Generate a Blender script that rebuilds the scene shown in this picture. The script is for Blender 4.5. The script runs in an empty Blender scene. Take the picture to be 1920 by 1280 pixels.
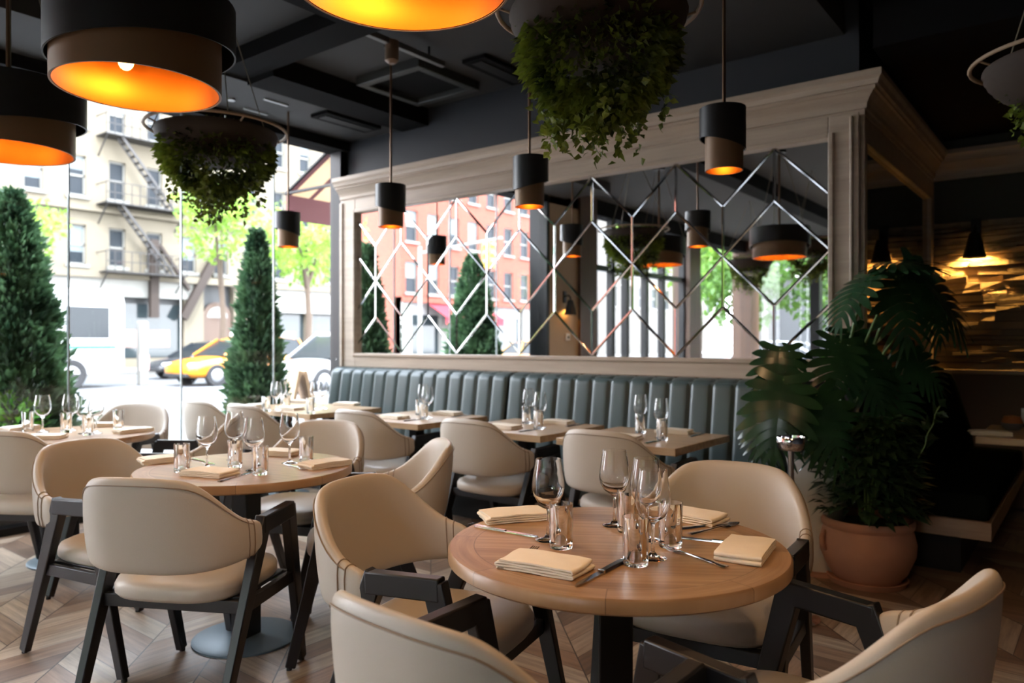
import bpy, bmesh, math, random
from mathutils import Vector, Matrix
RND = random.Random(11)
scene = bpy.context.scene
COL = scene.collection
PI = math.pi
# camera frame: the camera stands at the origin, 1.3 m up, turned 37.8 degrees from the room's axes
SN, CS, EYE, FPX = 0.6130, 0.7901, 1.30, 1416.0
def W(cx, cz): return (CS*cx - SN*cz, SN*cx + CS*cz)          # (to the right, ahead) -> room (x, y)
def sight(x, d): return W((x-960)/FPX*d, d)
def onlevel(x, y, z=0.0): return sight(x, FPX*(EYE-z)/(y-640.0))
def heading(fx, fz):
    a, b = W(fx, fz); return math.atan2(-a, b)

# ---------------------------------------------------------------- mesh builder
class MB:
    def __init__(s): s.v = []; s.f = []; s.m = []; s.mi = 0
    def add(s, vs, fs):
        o = len(s.v); s.v += [tuple(p) for p in vs]
        s.f += [tuple(o+i for i in f) for f in fs]; s.m += [s.mi]*len(fs); return s
    def box(s, x0, x1, y0, y1, z0, z1):
        vs = [(x0,y0,z0),(x1,y0,z0),(x1,y1,z0),(x0,y1,z0),(x0,y0,z1),(x1,y0,z1),(x1,y1,z1),(x0,y1,z1)]
        return s.add(vs, [(3,2,1,0),(4,5,6,7),(0,1,5,4),(1,2,6,5),(2,3,7,6),(3,0,4,7)])
    def bar(s, p0, p1, w, t, w1=None, t1=None, side=(1,0,0)):
        p0, p1 = Vector(p0), Vector(p1); d = (p1-p0).normalized(); a = Vector(side)
        a = (a - d*a.dot(d)).normalized(); b = d.cross(a)
        w1 = w if w1 is None else w1; t1 = t if t1 is None else t1
        vs = []
        for p, ww, tt in ((p0,w,t),(p1,w1,t1)):
            for i, j in ((-1,-1),(1,-1),(1,1),(-1,1)): vs.append(p + a*(i*ww/2) + b*(j*tt/2))
        return s.add(vs, [(3,2,1,0),(4,5,6,7),(0,1,5,4),(1,2,6,5),(2,3,7,6),(3,0,4,7)])
    def loft(s, rings, caps=True, loop=False):
        n = len(rings[0]); vs = [p for r in rings for p in r]; fs = []
        m = len(rings)
        for i in range(m if loop else m-1):
            i2 = (i+1) % m
            for j in range(n):
                k = (j+1) % n; fs.append((i*n+j, i*n+k, i2*n+k, i2*n+j))
        if caps and not loop: fs += [tuple(range(n-1,-1,-1)), tuple((m-1)*n+j for j in range(n))]
        return s.add(vs, fs)
    def tube(s, pts, r, n=8, loop=False):
        pts = [Vector(p) for p in pts]; m = len(pts); rings = []
        rs = r if isinstance(r, (list,tuple)) else [r]*m
        ref = None
        for i, p in enumerate(pts):
            if loop: d = pts[(i+1)%m]-pts[i-1]
            else: d = pts[min(i+1,m-1)]-pts[max(i-1,0)]
            d.normalize()
            if ref is None:
                ref = Vector((0,0,1)) if abs(d.z) < .9 else Vector((1,0,0))
            a = (ref - d*ref.dot(d)).normalized(); ref = a; b = d.cross(a)
            rings.append([p + a*(rs[i]*math.cos(2*PI*j/n)) + b*(rs[i]*math.sin(2*PI*j/n)) for j in range(n)])
        return s.loft(rings, loop=loop)
    def lathe(s, prof, n=24, c=(0,0,0), closed=False):
        rings = [[(c[0]+r*math.cos(2*PI*j/n), c[1]+r*math.sin(2*PI*j/n), c[2]+z) for j in range(n)] for r, z in prof]
        return s.loft(rings, caps=not closed, loop=closed)
    def cyl(s, c, r, z0, z1, n=24): return s.lathe([(r,z0),(r,z1)], n, c)
    def prism(s, poly, z0, z1):
        n = len(poly)
        vs = [(x,y,z0) for x,y in poly]+[(x,y,z1) for x,y in poly]
        return s.add(vs, [tuple(range(n-1,-1,-1)), tuple(range(n,2*n))]+[(i,(i+1)%n,n+(i+1)%n,n+i) for i in range(n)])
    def grid(s, fn, nu, nv):
        vs = [fn(i/nu, j/nv) for i in range(nu+1) for j in range(nv+1)]
        return s.add(vs, [(i*(nv+1)+j, (i+1)*(nv+1)+j, (i+1)*(nv+1)+j+1, i*(nv+1)+j+1) for i in range(nu) for j in range(nv)])
    def ball(s, c, r, nu=14, nv=9, sc=(1,1,1)):
        pr = [(r*math.sin(PI*i/nv), -r*math.cos(PI*i/nv)) for i in range(1,nv)]
        rings = [[(c[0]+sc[0]*q*math.cos(2*PI*j/nu), c[1]+sc[1]*q*math.sin(2*PI*j/nu), c[2]+sc[2]*z) for j in range(nu)] for q, z in pr]
        return s.loft(rings)
    def leaf(s, p, d, nrm, L, wd, fold=.25, droop=.15):
        p, d = Vector(p), Vector(d).normalized(); nrm = Vector(nrm)
        a = d.cross(nrm)
        if a.length < 1e-4: a = d.cross(Vector((.3,.5,.8)))
        a.normalize(); n = a.cross(d)
        m = p + d*(L*.45)
        vs = [p, m + a*(wd/2) + n*(fold*wd/2), m - a*(wd/2) + n*(fold*wd/2), p + d*L - n*(droop*L), m]
        return s.add(vs, [(0,1,4),(1,3,4),(3,2,4),(2,0,4)])
    def build(s, name, mats, parent=None, smooth=35, bevel=0, sub=0, seg=2, loc=None, rotz=0):
        me = bpy.data.meshes.new(name); me.from_pydata(s.v, [], s.f)
        if not isinstance(mats, (list,tuple)): mats = [mats]
        for m in mats: me.materials.append(m)
        if len(mats) > 1: me.polygons.foreach_set('material_index', s.m)
        if smooth:
            me.polygons.foreach_set('use_smooth', [True]*len(me.polygons))
            if smooth < 180: me.set_sharp_from_angle(angle=math.radians(smooth))
        me.update(); me.validate()
        o = bpy.data.objects.new(name, me); COL.objects.link(o)
        if parent is not None: o.parent = parent
        if loc is not None: o.location = loc
        o.rotation_euler.z = rotz
        if bevel:
            b = o.modifiers.new('bevel','BEVEL'); b.width = bevel; b.segments = seg; b.limit_method = 'ANGLE'; b.angle_limit = math.radians(38)
        if sub:
            q = o.modifiers.new('sub','SUBSURF'); q.levels = sub; q.render_levels = sub
        return o

def tag(o, label=None, cat=None, group=None, kind=None):
    if label: o['label'] = label
    if cat: o['category'] = cat
    if group: o['group'] = group
    if kind: o['kind'] = kind
    return o
def thing(name, label, cat, loc=(0,0,0), rotz=0, group=None):
    o = bpy.data.objects.new(name, None); COL.objects.link(o); o.empty_display_size = .1
    o.location = loc; o.rotation_euler = (0,0,rotz)
    return tag(o, label, cat, group)
def struct(o): return tag(o, kind='structure')
def dup(root, loc, rotz=0, label=None, group=None, scale=None):
    def cp(o, par):
        c = o.copy(); COL.objects.link(c)
        if par is not None: c.parent = par
        for ch in list(o.children): cp(ch, c)
        return c
    r = cp(root, None); r.location = loc; r.rotation_euler = (0,0,rotz)
    if scale: r.scale = scale
    if label: r['label'] = label
    if group: r['group'] = group
    return r
class Kind:
    """builds a thing once, then copies it with its parts"""
    def __init__(s, make): s.make = make; s.first = None
    def __call__(s, loc, rotz, label, group=None, scale=None):
        if s.first is None:
            s.first = o = s.make(); o.location = loc; o.rotation_euler = (0,0,rotz); tag(o, label, None, group)
            if scale: o.scale = scale
            return o
        return dup(s.first, loc, rotz, label, group, scale)

# ---------------------------------------------------------------- materials
def srgb(r, g, b): return tuple(((c/255)/12.92 if c/255 <= .04045 else ((c/255+.055)/1.055)**2.4) for c in (r,g,b)) + (1.0,)
class NT:
    def __init__(s, name):
        s.m = bpy.data.materials.new(name); s.m.use_nodes = True; s.t = s.m.node_tree; s.t.nodes.clear()
        s.out = s.t.nodes.new('ShaderNodeOutputMaterial')
    def n(s, typ, ins=None, **kw):
        x = s.t.nodes.new(typ)
        for k, v in kw.items(): setattr(x, k, v)
        for k, v in (ins or {}).items(): s.set(x.inputs[k], v)
        return x
    def set(s, sock, v):
        if isinstance(v, bpy.types.NodeSocket): s.t.links.new(v, sock)
        elif isinstance(v, bpy.types.Node): s.t.links.new(v.outputs[0], sock)
        else: sock.default_value = v
    def math(s, op, a, b=0.0, c=None):
        x = s.n('ShaderNodeMath', {0:a, 1:b}, operation=op)
        if c is not None: s.set(x.inputs[2], c)
        return x.outputs[0]
    def mix(s, f, a, b, mode='MIX'):
        x = s.n('ShaderNodeMix', data_type='RGBA', blend_type=mode)
        s.set(x.inputs['Factor'], f); s.set(x.inputs[6], a); s.set(x.inputs[7], b); return x.outputs[2]
    def ramp(s, f, stops):
        x = s.n('ShaderNodeValToRGB'); s.set(x.inputs[0], f); e = x.color_ramp.elements
        while len(e) < len(stops): e.new(.5)
        for q, (p, c) in zip(e, stops): q.position = p; q.color = c
        return x.outputs[0]
    def noise(s, scale, detail=4, rough=.55, vec=None, out=0):
        x = s.n('ShaderNodeTexNoise', {'Scale':scale,'Detail':detail,'Roughness':rough})
        if vec is not None: s.set(x.inputs['Vector'], vec)
        return x.outputs[out]
    def coord(s, which='Object'): return s.n('ShaderNodeTexCoord').outputs[which]
    def mapping(s, vec, scale=(1,1,1), rot=(0,0,0), loc=(0,0,0)):
        return s.n('ShaderNodeMapping', {'Vector':vec,'Scale':scale,'Rotation':rot,'Location':loc}).outputs[0]
    def bump(s, h, strength=.2, dist=.01): return s.n('ShaderNodeBump', {'Height':h,'Strength':strength,'Distance':dist}).outputs[0]
    def pbr(s, **ins):
        p = s.n('ShaderNodeBsdfPrincipled')
        for k, v in ins.items(): s.set(p.inputs[k.replace('_',' ')], v)
        s.t.links.new(p.outputs[0], s.out.inputs[0]); s.p = p; return s.m

def plain(name, col, rough=.5, metal=0, var=.0, scale=6, bump=0, bscale=60, **kw):
    t = NT(name); c = col
    if var:
        nz = t.noise(scale, 5, vec=t.coord())
        c = t.mix(nz, tuple(x*(1-var) for x in col[:3])+(1,), tuple(min(1,x*(1+var)) for x in col[:3])+(1,))
    ins = dict(Base_Color=c, Roughness=rough, Metallic=metal); ins.update(kw)
    if bump: ins['Normal'] = t.bump(t.noise(bscale, 3, vec=t.coord()), bump, .003)
    return t.pbr(**ins)
def emit(name, col, strength):
    t = NT(name); e = t.n('ShaderNodeEmission', {'Color':col,'Strength':strength}); t.t.links.new(e.outputs[0], t.out.inputs[0]); return t.m
def wood(name, dark, light, scale=(2,30,30), rough=.45, bump=.08):
    t = NT(name); v = t.mapping(t.coord(), scale); a = t.noise(1.0, 6, .6, v)
    c = t.ramp(a, [(.25,dark),(.75,light)])
    return t.pbr(Base_Color=c, Roughness=rough, Normal=t.bump(a, bump, .004))

M = {}
M['leather'] = plain('beige_leather', srgb(193,183,170), .42, var=.04, scale=3, bump=.12, bscale=220)
M['seam'] = plain('seam_leather', srgb(140,122,104), .5)
M['legwood'] = plain('black_wood', srgb(21,22,27), .38, var=.2, scale=14)
M['blackmetal'] = plain('black_metal', srgb(22,22,24), .38, .4)
M['steelbase'] = plain('grey_steel', srgb(96,110,118), .45, .3)
M['chrome'] = plain('chrome', srgb(225,225,228), .08, 1.0)
M['cutlery'] = plain('cutlery_steel', srgb(200,200,205), .16, 1.0)
M['napkin'] = plain('cream_linen', srgb(250,240,222), .85, var=.04, scale=30, bump=.25, bscale=500)
M['taupe'] = wood('taupe_painted_wood', srgb(158,141,124), srgb(184,167,149), (1.5,14,22), .42, .04)
M['taupe_v'] = M['taupe']
M['bench'] = plain('teal_grey_leather', srgb(63,78,79), .38, var=.06, scale=4, bump=.08, bscale=180)
M['booth'] = plain('dark_green_leather', srgb(18,22,19), .7, var=.08, scale=4, Specular_IOR_Level=0.0)
M['navy'] = plain('charcoal_paint', srgb(35,38,44), .6, var=.06, scale=2)
M['ceil'] = plain('dark_ceiling_paint', srgb(48,48,48), .75, var=.08, scale=2)
M['ceil_dark'] = plain('black_duct_paint', srgb(20,20,21), .9, Specular_IOR_Level=.1)
M['brownwall'] = plain('brown_wainscot', srgb(120,92,68), .55, var=.06, scale=3)
M['darkgreen'] = plain('dark_green_paint', srgb(54,56,48), .6)
M['kick'] = plain('black_kick', srgb(16,15,15), .7)
M['shade_black'] = plain('matte_black_shade', srgb(30,31,33), .45, .1)
M['shade_brown'] = plain('bronze_brown_shade', srgb(126,98,70), .5, .2)
M['gold'] = plain('gold_lining', (.11,.028,.0022,1), .5, 1.0)
M['bulb'] = emit('warm_bulb', srgb(255,190,100), 8)
M['brass'] = plain('bronze_rod', srgb(120,92,70), .35, .8)
M['cable'] = plain('pale_cable', srgb(120,112,95), .5, .4)
M['terra'] = plain('terracotta', srgb(178,132,108), .8, var=.14, scale=9, bump=.1, bscale=70)
M['palepot'] = plain('pale_ceramic', srgb(196,190,180), .5, var=.05)
M['soil'] = plain('soil', srgb(32,25,20), .95, bump=.4, bscale=60)
M['tan'] = plain('tan_paint', srgb(168,146,118), .6, var=.04)
M['brown'] = wood('brown_column_wood', srgb(66,46,34), srgb(96,68,48), (14,14,1.5), .5)
M['white'] = plain('white_plastic', srgb(235,235,232), .4)
M['hoop'] = plain('rattan_hoop', srgb(150,128,104), .6, var=.15, scale=20)
M['weave'] = plain('dark_woven_basket', srgb(52,40,30), .8, var=.2, scale=30)

def leafmat(name, c0, c1, trans=.25, rough=.45, scale=9):
    t = NT(name); nz = t.noise(scale, 3, vec=t.coord()); c = t.ramp(nz, [(.3,c0),(.7,c1)])
    p = t.n('ShaderNodeBsdfPrincipled', {'Base Color':c,'Roughness':rough})
    tr = t.n('ShaderNodeBsdfTranslucent', {'Color':c}); mx = t.n('ShaderNodeMixShader', {0:trans, 1:p.outputs[0], 2:tr.outputs[0]})
    t.t.links.new(mx.outputs[0], t.out.inputs[0]); return t.m
M['ivy'] = leafmat('hanging_foliage', srgb(26,44,16), srgb(140,158,56), .3, .5, 7)
M['monstera'] = leafmat('monstera_leaf', srgb(26,52,34), srgb(50,84,50), .10, .24, 4)
M['bush'] = leafmat('bushy_leaf', srgb(22,42,24), srgb(46,68,40), .12, .35, 9)
M['stem'] = plain('green_stem', srgb(92,120,58), .5)
M['conifer'] = leafmat('conifer_needles', srgb(30,58,40), srgb(104,140,98), .22, .5, 6)
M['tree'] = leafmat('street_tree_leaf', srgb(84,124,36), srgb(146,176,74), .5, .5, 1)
M['tree_dark'] = leafmat('dark_tree_leaf', srgb(56,92,38), srgb(104,142,58), .4, .5, 1)  # darker leaf green for some of the street trees
M['shrub'] = leafmat('bright_shrub_leaf', srgb(60,130,30), srgb(120,190,60), .3, .5, 9)
M['bark'] = plain('tree_bark', srgb(78,66,56), .9, var=.2, scale=8)

def pane_mat(name, tint=(1,1,1,1)):
    t = NT(name); lw = t.n('ShaderNodeLayerWeight', {'Blend':.5}); fr = t.n('ShaderNodeMath', {0:t.math('MULTIPLY', t.math('POWER', lw.outputs['Facing'], 5.0), .8), 1:.03}, operation='ADD')
    a = t.n('ShaderNodeBsdfTransparent', {'Color':tint}); b = t.n('ShaderNodeBsdfGlossy', {'Roughness':.0})
    mx = t.n('ShaderNodeMixShader', {0:fr.outputs[0], 1:a.outputs[0], 2:b.outputs[0]}); t.t.links.new(mx.outputs[0], t.out.inputs[0]); return t.m
M['pane'] = pane_mat('window_glass')
t = NT('drinking_glass'); M['glass'] = t.pbr(Base_Color=(1,1,1,1), Roughness=0.0, IOR=1.46, Transmission_Weight=1.0)
def thin_mat():
    t = NT('thin_glass_wall'); lw = t.n('ShaderNodeLayerWeight', {'Blend':.5}); f = t.math('ADD', t.math('MULTIPLY', t.math('POWER', lw.outputs['Facing'], 3.5), .62), .035)
    a = t.n('ShaderNodeBsdfTransparent', {'Color':t.mix(t.math('POWER', lw.outputs['Facing'], 4.0), (.97,.975,.97,1), (.42,.44,.44,1))}); b = t.n('ShaderNodeBsdfGlossy', {'Roughness':.0})
    mx = t.n('ShaderNodeMixShader', {0:f, 1:a.outputs[0], 2:b.outputs[0]}); t.t.links.new(mx.outputs[0], t.out.inputs[0]); return t.m
M['thin'] = thin_mat()
M['mirror'] = plain('mirror_silver', (.93,.93,.93,1), .0, 1.0)
M['bevel'] = plain('bevelled_mirror_edge', (.5,.5,.5,1), .06, 1.0)
M['darkmirror'] = plain('smoked_mirror', (.42,.38,.34,1), .02, 1.0)

# floor: chevron strips of wood-look tile laid diagonally to the walls
def floor_mat():
    t = NT('chevron_floor'); w, h = .30, .17
    xyz = t.n('ShaderNodeSeparateXYZ', {0:t.coord()}); x, y = xyz.outputs[0], xyz.outputs[1]
    a = t.math('ADD', t.math('MULTIPLY', x, -.694), t.math('MULTIPLY', y, .72))
    b = t.math('ADD', t.math('MULTIPLY', x, .72), t.math('MULTIPLY', y, .694))
    bw = t.math('DIVIDE', b, w); col = t.math('FLOOR', bw); fb = t.math('FRACT', bw)
    sg = t.math('SUBTRACT', t.math('MULTIPLY', t.math('MODULO', t.math('ABSOLUTE', col), 2.0), 2.0), 1.0)
    s = t.math('ADD', a, t.math('MULTIPLY', sg, t.math('MULTIPLY', fb, w)))
    sh = t.math('DIVIDE', s, h); pl = t.math('FLOOR', sh); fs = t.math('FRACT', sh)
    cv = t.n('ShaderNodeCombineXYZ', {0:col, 1:pl, 2:.37}); wn = t.n('ShaderNodeTexWhiteNoise', {'Vector':cv.outputs[0]})
    rnd = wn.outputs['Value']
    gv = t.n('ShaderNodeCombineXYZ', {0:t.math('MULTIPLY', fb, 1.6), 1:t.math('ADD', t.math('MULTIPLY', s, 34.0), t.math('MULTIPLY', rnd, 50.0)), 2:t.math('MULTIPLY', rnd, 30.0)})
    gr = t.noise(1.0, 6, .62, gv.outputs[0])
    base = t.ramp(rnd, [(0,srgb(128,102,82)),(.35,srgb(168,136,110)),(.65,srgb(186,162,138)),(1,srgb(208,190,166))])
    c = t.mix(.75, base, t.ramp(gr, [(.25,srgb(120,110,105)),(.75,srgb(255,255,255))]), 'MULTIPLY')
    eb = t.math('MULTIPLY', t.math('MINIMUM', fb, t.math('SUBTRACT', 1.0, fb)), w)
    es = t.math('MULTIPLY', t.math('MINIMUM', fs, t.math('SUBTRACT', 1.0, fs)), h*.707)
    g1 = t.math('LESS_THAN', eb, .0028); g2 = t.math('LESS_THAN', es, .0014)
    g = t.math('MAXIMUM', g1, g2)
    c = t.mix(g, c, srgb(62,50,44))
    hgt = t.math('SUBTRACT', t.math('MULTIPLY', gr, .3), g)
    return t.pbr(Base_Color=c, Roughness=t.math('ADD', .3, t.math('MULTIPLY', gr, .22)), Normal=t.bump(hgt, .22, .004))
M['floor'] = floor_mat()
# round top: straight boards inside a border ring of curved pieces
def round_top_mat():
    t = NT('oak_round_top'); co = t.coord()
    xyz = t.n('ShaderNodeSeparateXYZ', {0:co}); x, y = xyz.outputs[0], xyz.outputs[1]
    r = t.math('SQRT', t.math('ADD', t.math('MULTIPLY', x, x), t.math('MULTIPLY', y, y)))
    an = t.math('ARCTAN2', y, x); seg = t.math('MULTIPLY', t.math('ADD', an, 4.0), 8/(2*PI)); fs = t.math('FRACT', seg); si = t.math('FLOOR', seg)
    ring = t.math('GREATER_THAN', r, .385)
    pb = t.math('DIVIDE', y, .085); pi_ = t.math('FLOOR', pb); fp = t.math('FRACT', pb)
    v1 = t.n('ShaderNodeCombineXYZ', {0:t.math('MULTIPLY', x, 3.0), 1:t.math('MULTIPLY', y, 50.0), 2:t.math('MULTIPLY', pi_, 7.3)}).outputs[0]
    v2 = t.n('ShaderNodeCombineXYZ', {0:t.math('MULTIPLY', an, 1.3), 1:t.math('MULTIPLY', r, 50.0), 2:t.math('MULTIPLY', si, 5.1)}).outputs[0]
    vm = t.n('ShaderNodeMix', data_type='VECTOR'); t.set(vm.inputs['Factor'], ring); t.set(vm.inputs[4], v1); t.set(vm.inputs[5], v2)
    g = t.noise(1.0, 6, .6, vm.outputs[1])
    wn = t.n('ShaderNodeTexWhiteNoise', {'W':t.math('ADD', pi_, .5)}, noise_dimensions='1D').outputs['Value']
    wn2 = t.n('ShaderNodeTexWhiteNoise', {'W':t.math('ADD', si, 20.5)}, noise_dimensions='1D').outputs['Value']
    rn = t.math('ADD', t.math('MULTIPLY', ring, wn2), t.math('MULTIPLY', t.math('SUBTRACT', 1.0, ring), wn))
    tone = t.math('ADD', t.math('MULTIPLY', g, .75), t.math('MULTIPLY', rn, .25))
    c = t.ramp(tone, [(.25,srgb(136,102,70)),(.5,srgb(168,132,96)),(.8,srgb(198,164,126))])
    j1 = t.math('LESS_THAN', t.math('ABSOLUTE', t.math('SUBTRACT', r, .385)), .0012)
    j2 = t.math('MULTIPLY', ring, t.math('LESS_THAN', t.math('MULTIPLY', t.math('MINIMUM', fs, t.math('SUBTRACT', 1.0, fs)), .33), .0012))
    j3 = t.math('MULTIPLY', t.math('SUBTRACT', 1.0, ring), t.math('LESS_THAN', t.math('MULTIPLY', t.math('MINIMUM', fp, t.math('SUBTRACT', 1.0, fp)), .085), .0007))
    j = t.math('MAXIMUM', j1, t.math('MAXIMUM', j2, j3))
    c = t.mix(t.math('MULTIPLY', j, .6), c, srgb(80,56,40))
    return t.pbr(Base_Color=c, Roughness=.33, Normal=t.bump(g, .05, .003))
M['roundtop'] = round_top_mat()
M['oak'] = wood('oak_square_top', srgb(152,122,90), srgb(198,170,134), (2,36,36), .35, .05)
M['oakboard'] = wood('pale_bench_board', srgb(140,114,88), srgb(180,152,122), (2,30,30), .5, .05)
# ================================================================ the room
CEIL = 3.35; VW = 4.75           # mirror wall front plane
def slab(name, x0, x1, y0, y1, z0, z1, m): return struct(MB().box(x0,x1,y0,y1,z0,z1).build(name, m, smooth=0))
slab('floor', -5.86, 3.7, -6.2, 7.4, -.12, 0, M['floor'])
slab('ceiling', -5.9, 3.8, -6.2, 7.4, CEIL, CEIL+.15, M['ceil'])
slab('wall_mirror_side', -6.0, -1.12, 4.80, 5.1, 0, CEIL, M['navy'])
slab('wall_return', -1.4, -1.12, 5.1, 7.1, 0, CEIL, M['navy'])
slab('wall_east', 3.6, 3.8, -6.2, 7.4, 0, CEIL, M['navy'])
al = slab('wall_alcove', -1.4, 3.8, 7.1, 7.35, 0, CEIL, M['darkgreen'])
slab('trim_wainscot', -1.11, 3.6, 7.075, 7.1, 0.0, 1.04, M['brownwall'])
struct(MB().box(-1.11,3.6,7.04,7.1,1.04,1.075).build('trim_ledge', M['taupe'], bevel=.004))
# rough stone cladding of the alcove: uneven courses of split stone, some proud of others
t = NT('split_stone'); nz = t.noise(3.0, 5, vec=t.coord()); nf = t.noise(38, 4, vec=t.coord())
M['stone'] = t.pbr(Base_Color=t.ramp(nz, [(.3,srgb(104,92,78)),(.7,srgb(168,150,126))]), Roughness=.85, Normal=t.bump(nf, .5, .01))
mb = MB(); z = 1.08
while z < 2.25:
    hh = RND.uniform(.03,.075); x = -1.1 - RND.uniform(0,.2)
    while x < 3.6:
        ww = RND.uniform(.10,.34); d = RND.uniform(.01,.05); j = RND.uniform(-.014,.014)
        x0, x1 = max(x,-1.1), min(x+ww,3.6)
        if x1 > x0: mb.add([(x0,7.1,z),(x1,7.1,z),(x1,7.1,z+hh),(x0,7.1,z+hh),(x0,7.1-d,z+.006),(x1,7.1-d+j,z+.004),(x1,7.1-d-j,z+hh-.006),(x0,7.1-d+j/2,z+hh-.004)],
               [(4,5,6,7),(0,1,5,4),(1,2,6,5),(2,3,7,6),(3,0,4,7)])
        x += ww
    z += hh
struct(mb.build('wall_alcove_stone', M['stone'], smooth=0))
# moulded crown running over the mirror, round the corner and along the stone wall
prof = [(.0,2.62),(.03,2.62),(.03,2.652),(.044,2.652),(.046,2.68),(.060,2.705),(.088,2.738),(.100,2.744),(.100,2.762),(.118,2.762),(.126,2.79),(.142,2.806),(.142,2.84),(.0,2.84)]
def crown(name, path):
    # path: list of (x, y, outward x, outward y) with mitred offsets
    mb = MB(); rings = [[(x+o*ax, y+o*ay, z) for o, z in prof] for x, y, ax, ay in path]
    mb.loft(rings); return struct(mb.build(name, M['taupe'], smooth=0))
crown('trim_crown', [(-5.74,VW,0,-1),(-1.10,VW,1,-1),(-1.10,7.08,1,-1),(3.6,7.08,0,-1)])
# corner stile of the return wall
struct(MB().box(-1.12,-1.075,VW+.0,VW+.06,1.06,2.62).box(-1.12,-1.075,6.98,7.1,1.06,2.62).box(-1.12,-1.075,VW+.06,6.98,2.47,2.62).box(-1.12,-1.075,VW+.06,6.98,1.06,1.13).build('trim_return_panel', M['taupe'], bevel=.004))

# the lattice mirror
wm = thing('wall_mirror', 'wide taupe-framed wall mirror with diamond lattice lines above the long banquette', 'mirror', (-3.4,VW,1.06))
def rel(x): return x+3.4
mx0, mx1, mz0, mz1 = -5.53, -1.27, 1.19, 2.51
MB().box(rel(mx0)-.02,rel(mx1)+.02,.0,.02,mz0-1.08,mz1-1.04).build('glass', M['mirror'], wm, smooth=0)
# frame with an inner bead and an outer step
mb = MB()
def frame_side(a, b, c, d): mb.box(rel(a),rel(b),-.035,.03,c-1.06,d-1.06)
frame_side(-5.74,mx0,1.06,2.64); frame_side(mx1,-1.10,1.06,2.64); frame_side(mx0,mx1,1.06,mz0); frame_side(mx0,mx1,mz1,2.64)
for a,b,c,d in ((mx0-.03,mx0,mz0-.03,mz1+.03),(mx1,mx1+.03,mz0-.03,mz1+.03),(mx0,mx1,mz0-.03,mz0),(mx0,mx1,mz1,mz1+.03),(-1.15,-1.132,1.06,2.62),(-5.74,-5.70,1.06,2.62)):
    mb.box(rel(a),rel(b),-.05,-.03,c-1.06,d-1.06)
mb.build('frame', M['taupe'], wm, smooth=0, bevel=.006)
mb = MB(); PT = .3342; x_at = lambda k: -5.28+k*PT; zs = [1.20,1.525,1.855,2.185,2.51]
def strip(p, q, w=.0095, h=.003):
    (x0,z0),(x1,z1) = p,q
    dx, dz = x1-x0, z1-z0; L = math.hypot(dx,dz); nx, nz_ = -dz/L*w, dx/L*w
    vs = [(rel(x0)+nx,-.001,z0-1.06+nz_),(rel(x1)+nx,-.001,z1-1.06+nz_),(rel(x0),-h,z0-1.06),(rel(x1),-h,z1-1.06),(rel(x0)-nx,-.001,z0-1.06-nz_),(rel(x1)-nx,-.001,z1-1.06-nz_)]
    mb.add(vs, [(0,2,3,1),(2,4,5,3)])
def clip_strip(p, q):
    (x0,z0),(x1,z1) = p,q
    if x0 > x1: x0,z0,x1,z1 = x1,z1,x0,z0
    if x1 <= mx0 or x0 >= mx1: return
    if x0 < mx0: f=(mx0-x0)/(x1-x0); x0,z0 = mx0, z0+f*(z1-z0)
    if x1 > mx1: f=(mx1-x0)/(x1-x0); x1,z1 = mx1, z0+f*(z1-z0)
    strip((x0,z0),(x1,z1))
for k in range(-1,14):
    x, x2 = x_at(k), x_at(k+1)
    if mx0+.02 < x < mx1-.02:
        if k % 2 == 0: strip((x,zs[1]),(x,zs[3]))
        else: strip((x,zs[3]),(x,zs[4])); strip((x,zs[0]),(x,zs[1]))
    if k % 2 == 0:
        for a, b in ((1,0),(2,1),(2,3),(3,4)): clip_strip((x,zs[a]),(x2,zs[b]))
    else:
        for a, b in ((0,1),(1,2),(3,2),(4,3)): clip_strip((x,zs[a]),(x2,zs[b]))
mb.build('bevel_lattice', M['bevel'], wm, smooth=0)
rm = thing('wall_mirror', 'dark smoked mirror panel on the short return wall behind the tall plant', 'mirror', (-1.12,5.9,1.13))
MB().box(0,.012,-1.09,1.08,0,1.34).build('glass', M['darkmirror'], rm, smooth=0)

# street side: frameless glazing, header, pier with sconce
slab('trim_header', -5.95, -5.70, -6.0, 4.80, 3.13, CEIL, M['ceil_dark'])
slab('trim_window_sill', -5.88, -5.76, 1.40, 4.80, 0, .05, M['blackmetal'])
slab('trim_corner_post', -5.90, -5.75, 4.72, 4.80, 0, CEIL, M['blackmetal'])
slab('wall_street_pier', -5.98, -5.70, .66, 1.38, 0, CEIL, M['tan'])
slab('trim_pier_post', -5.98, -5.66, .22, .66, 0, CEIL, M['brown'])
slab('trim_pier_edge', -5.96, -5.68, 1.38, 1.44, 0, 3.13, M['blackmetal'])
glj = [1.44, 2.32, 3.16, 4.02, 4.72]
for i in range(4):
    w_ = struct(MB().box(-5.815,-5.805,glj[i]+.004,glj[i+1]-.004,.05,3.13).build('window_%d'%(i+1), M['pane'], smooth=0))
jm = plain('glass_joint', srgb(150,158,158), .2)
for i in (1,2,3): struct(MB().box(-5.82,-5.80,glj[i]-.005,glj[i]+.005,.05,3.13).build('trim_joint', jm, smooth=0))
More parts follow.
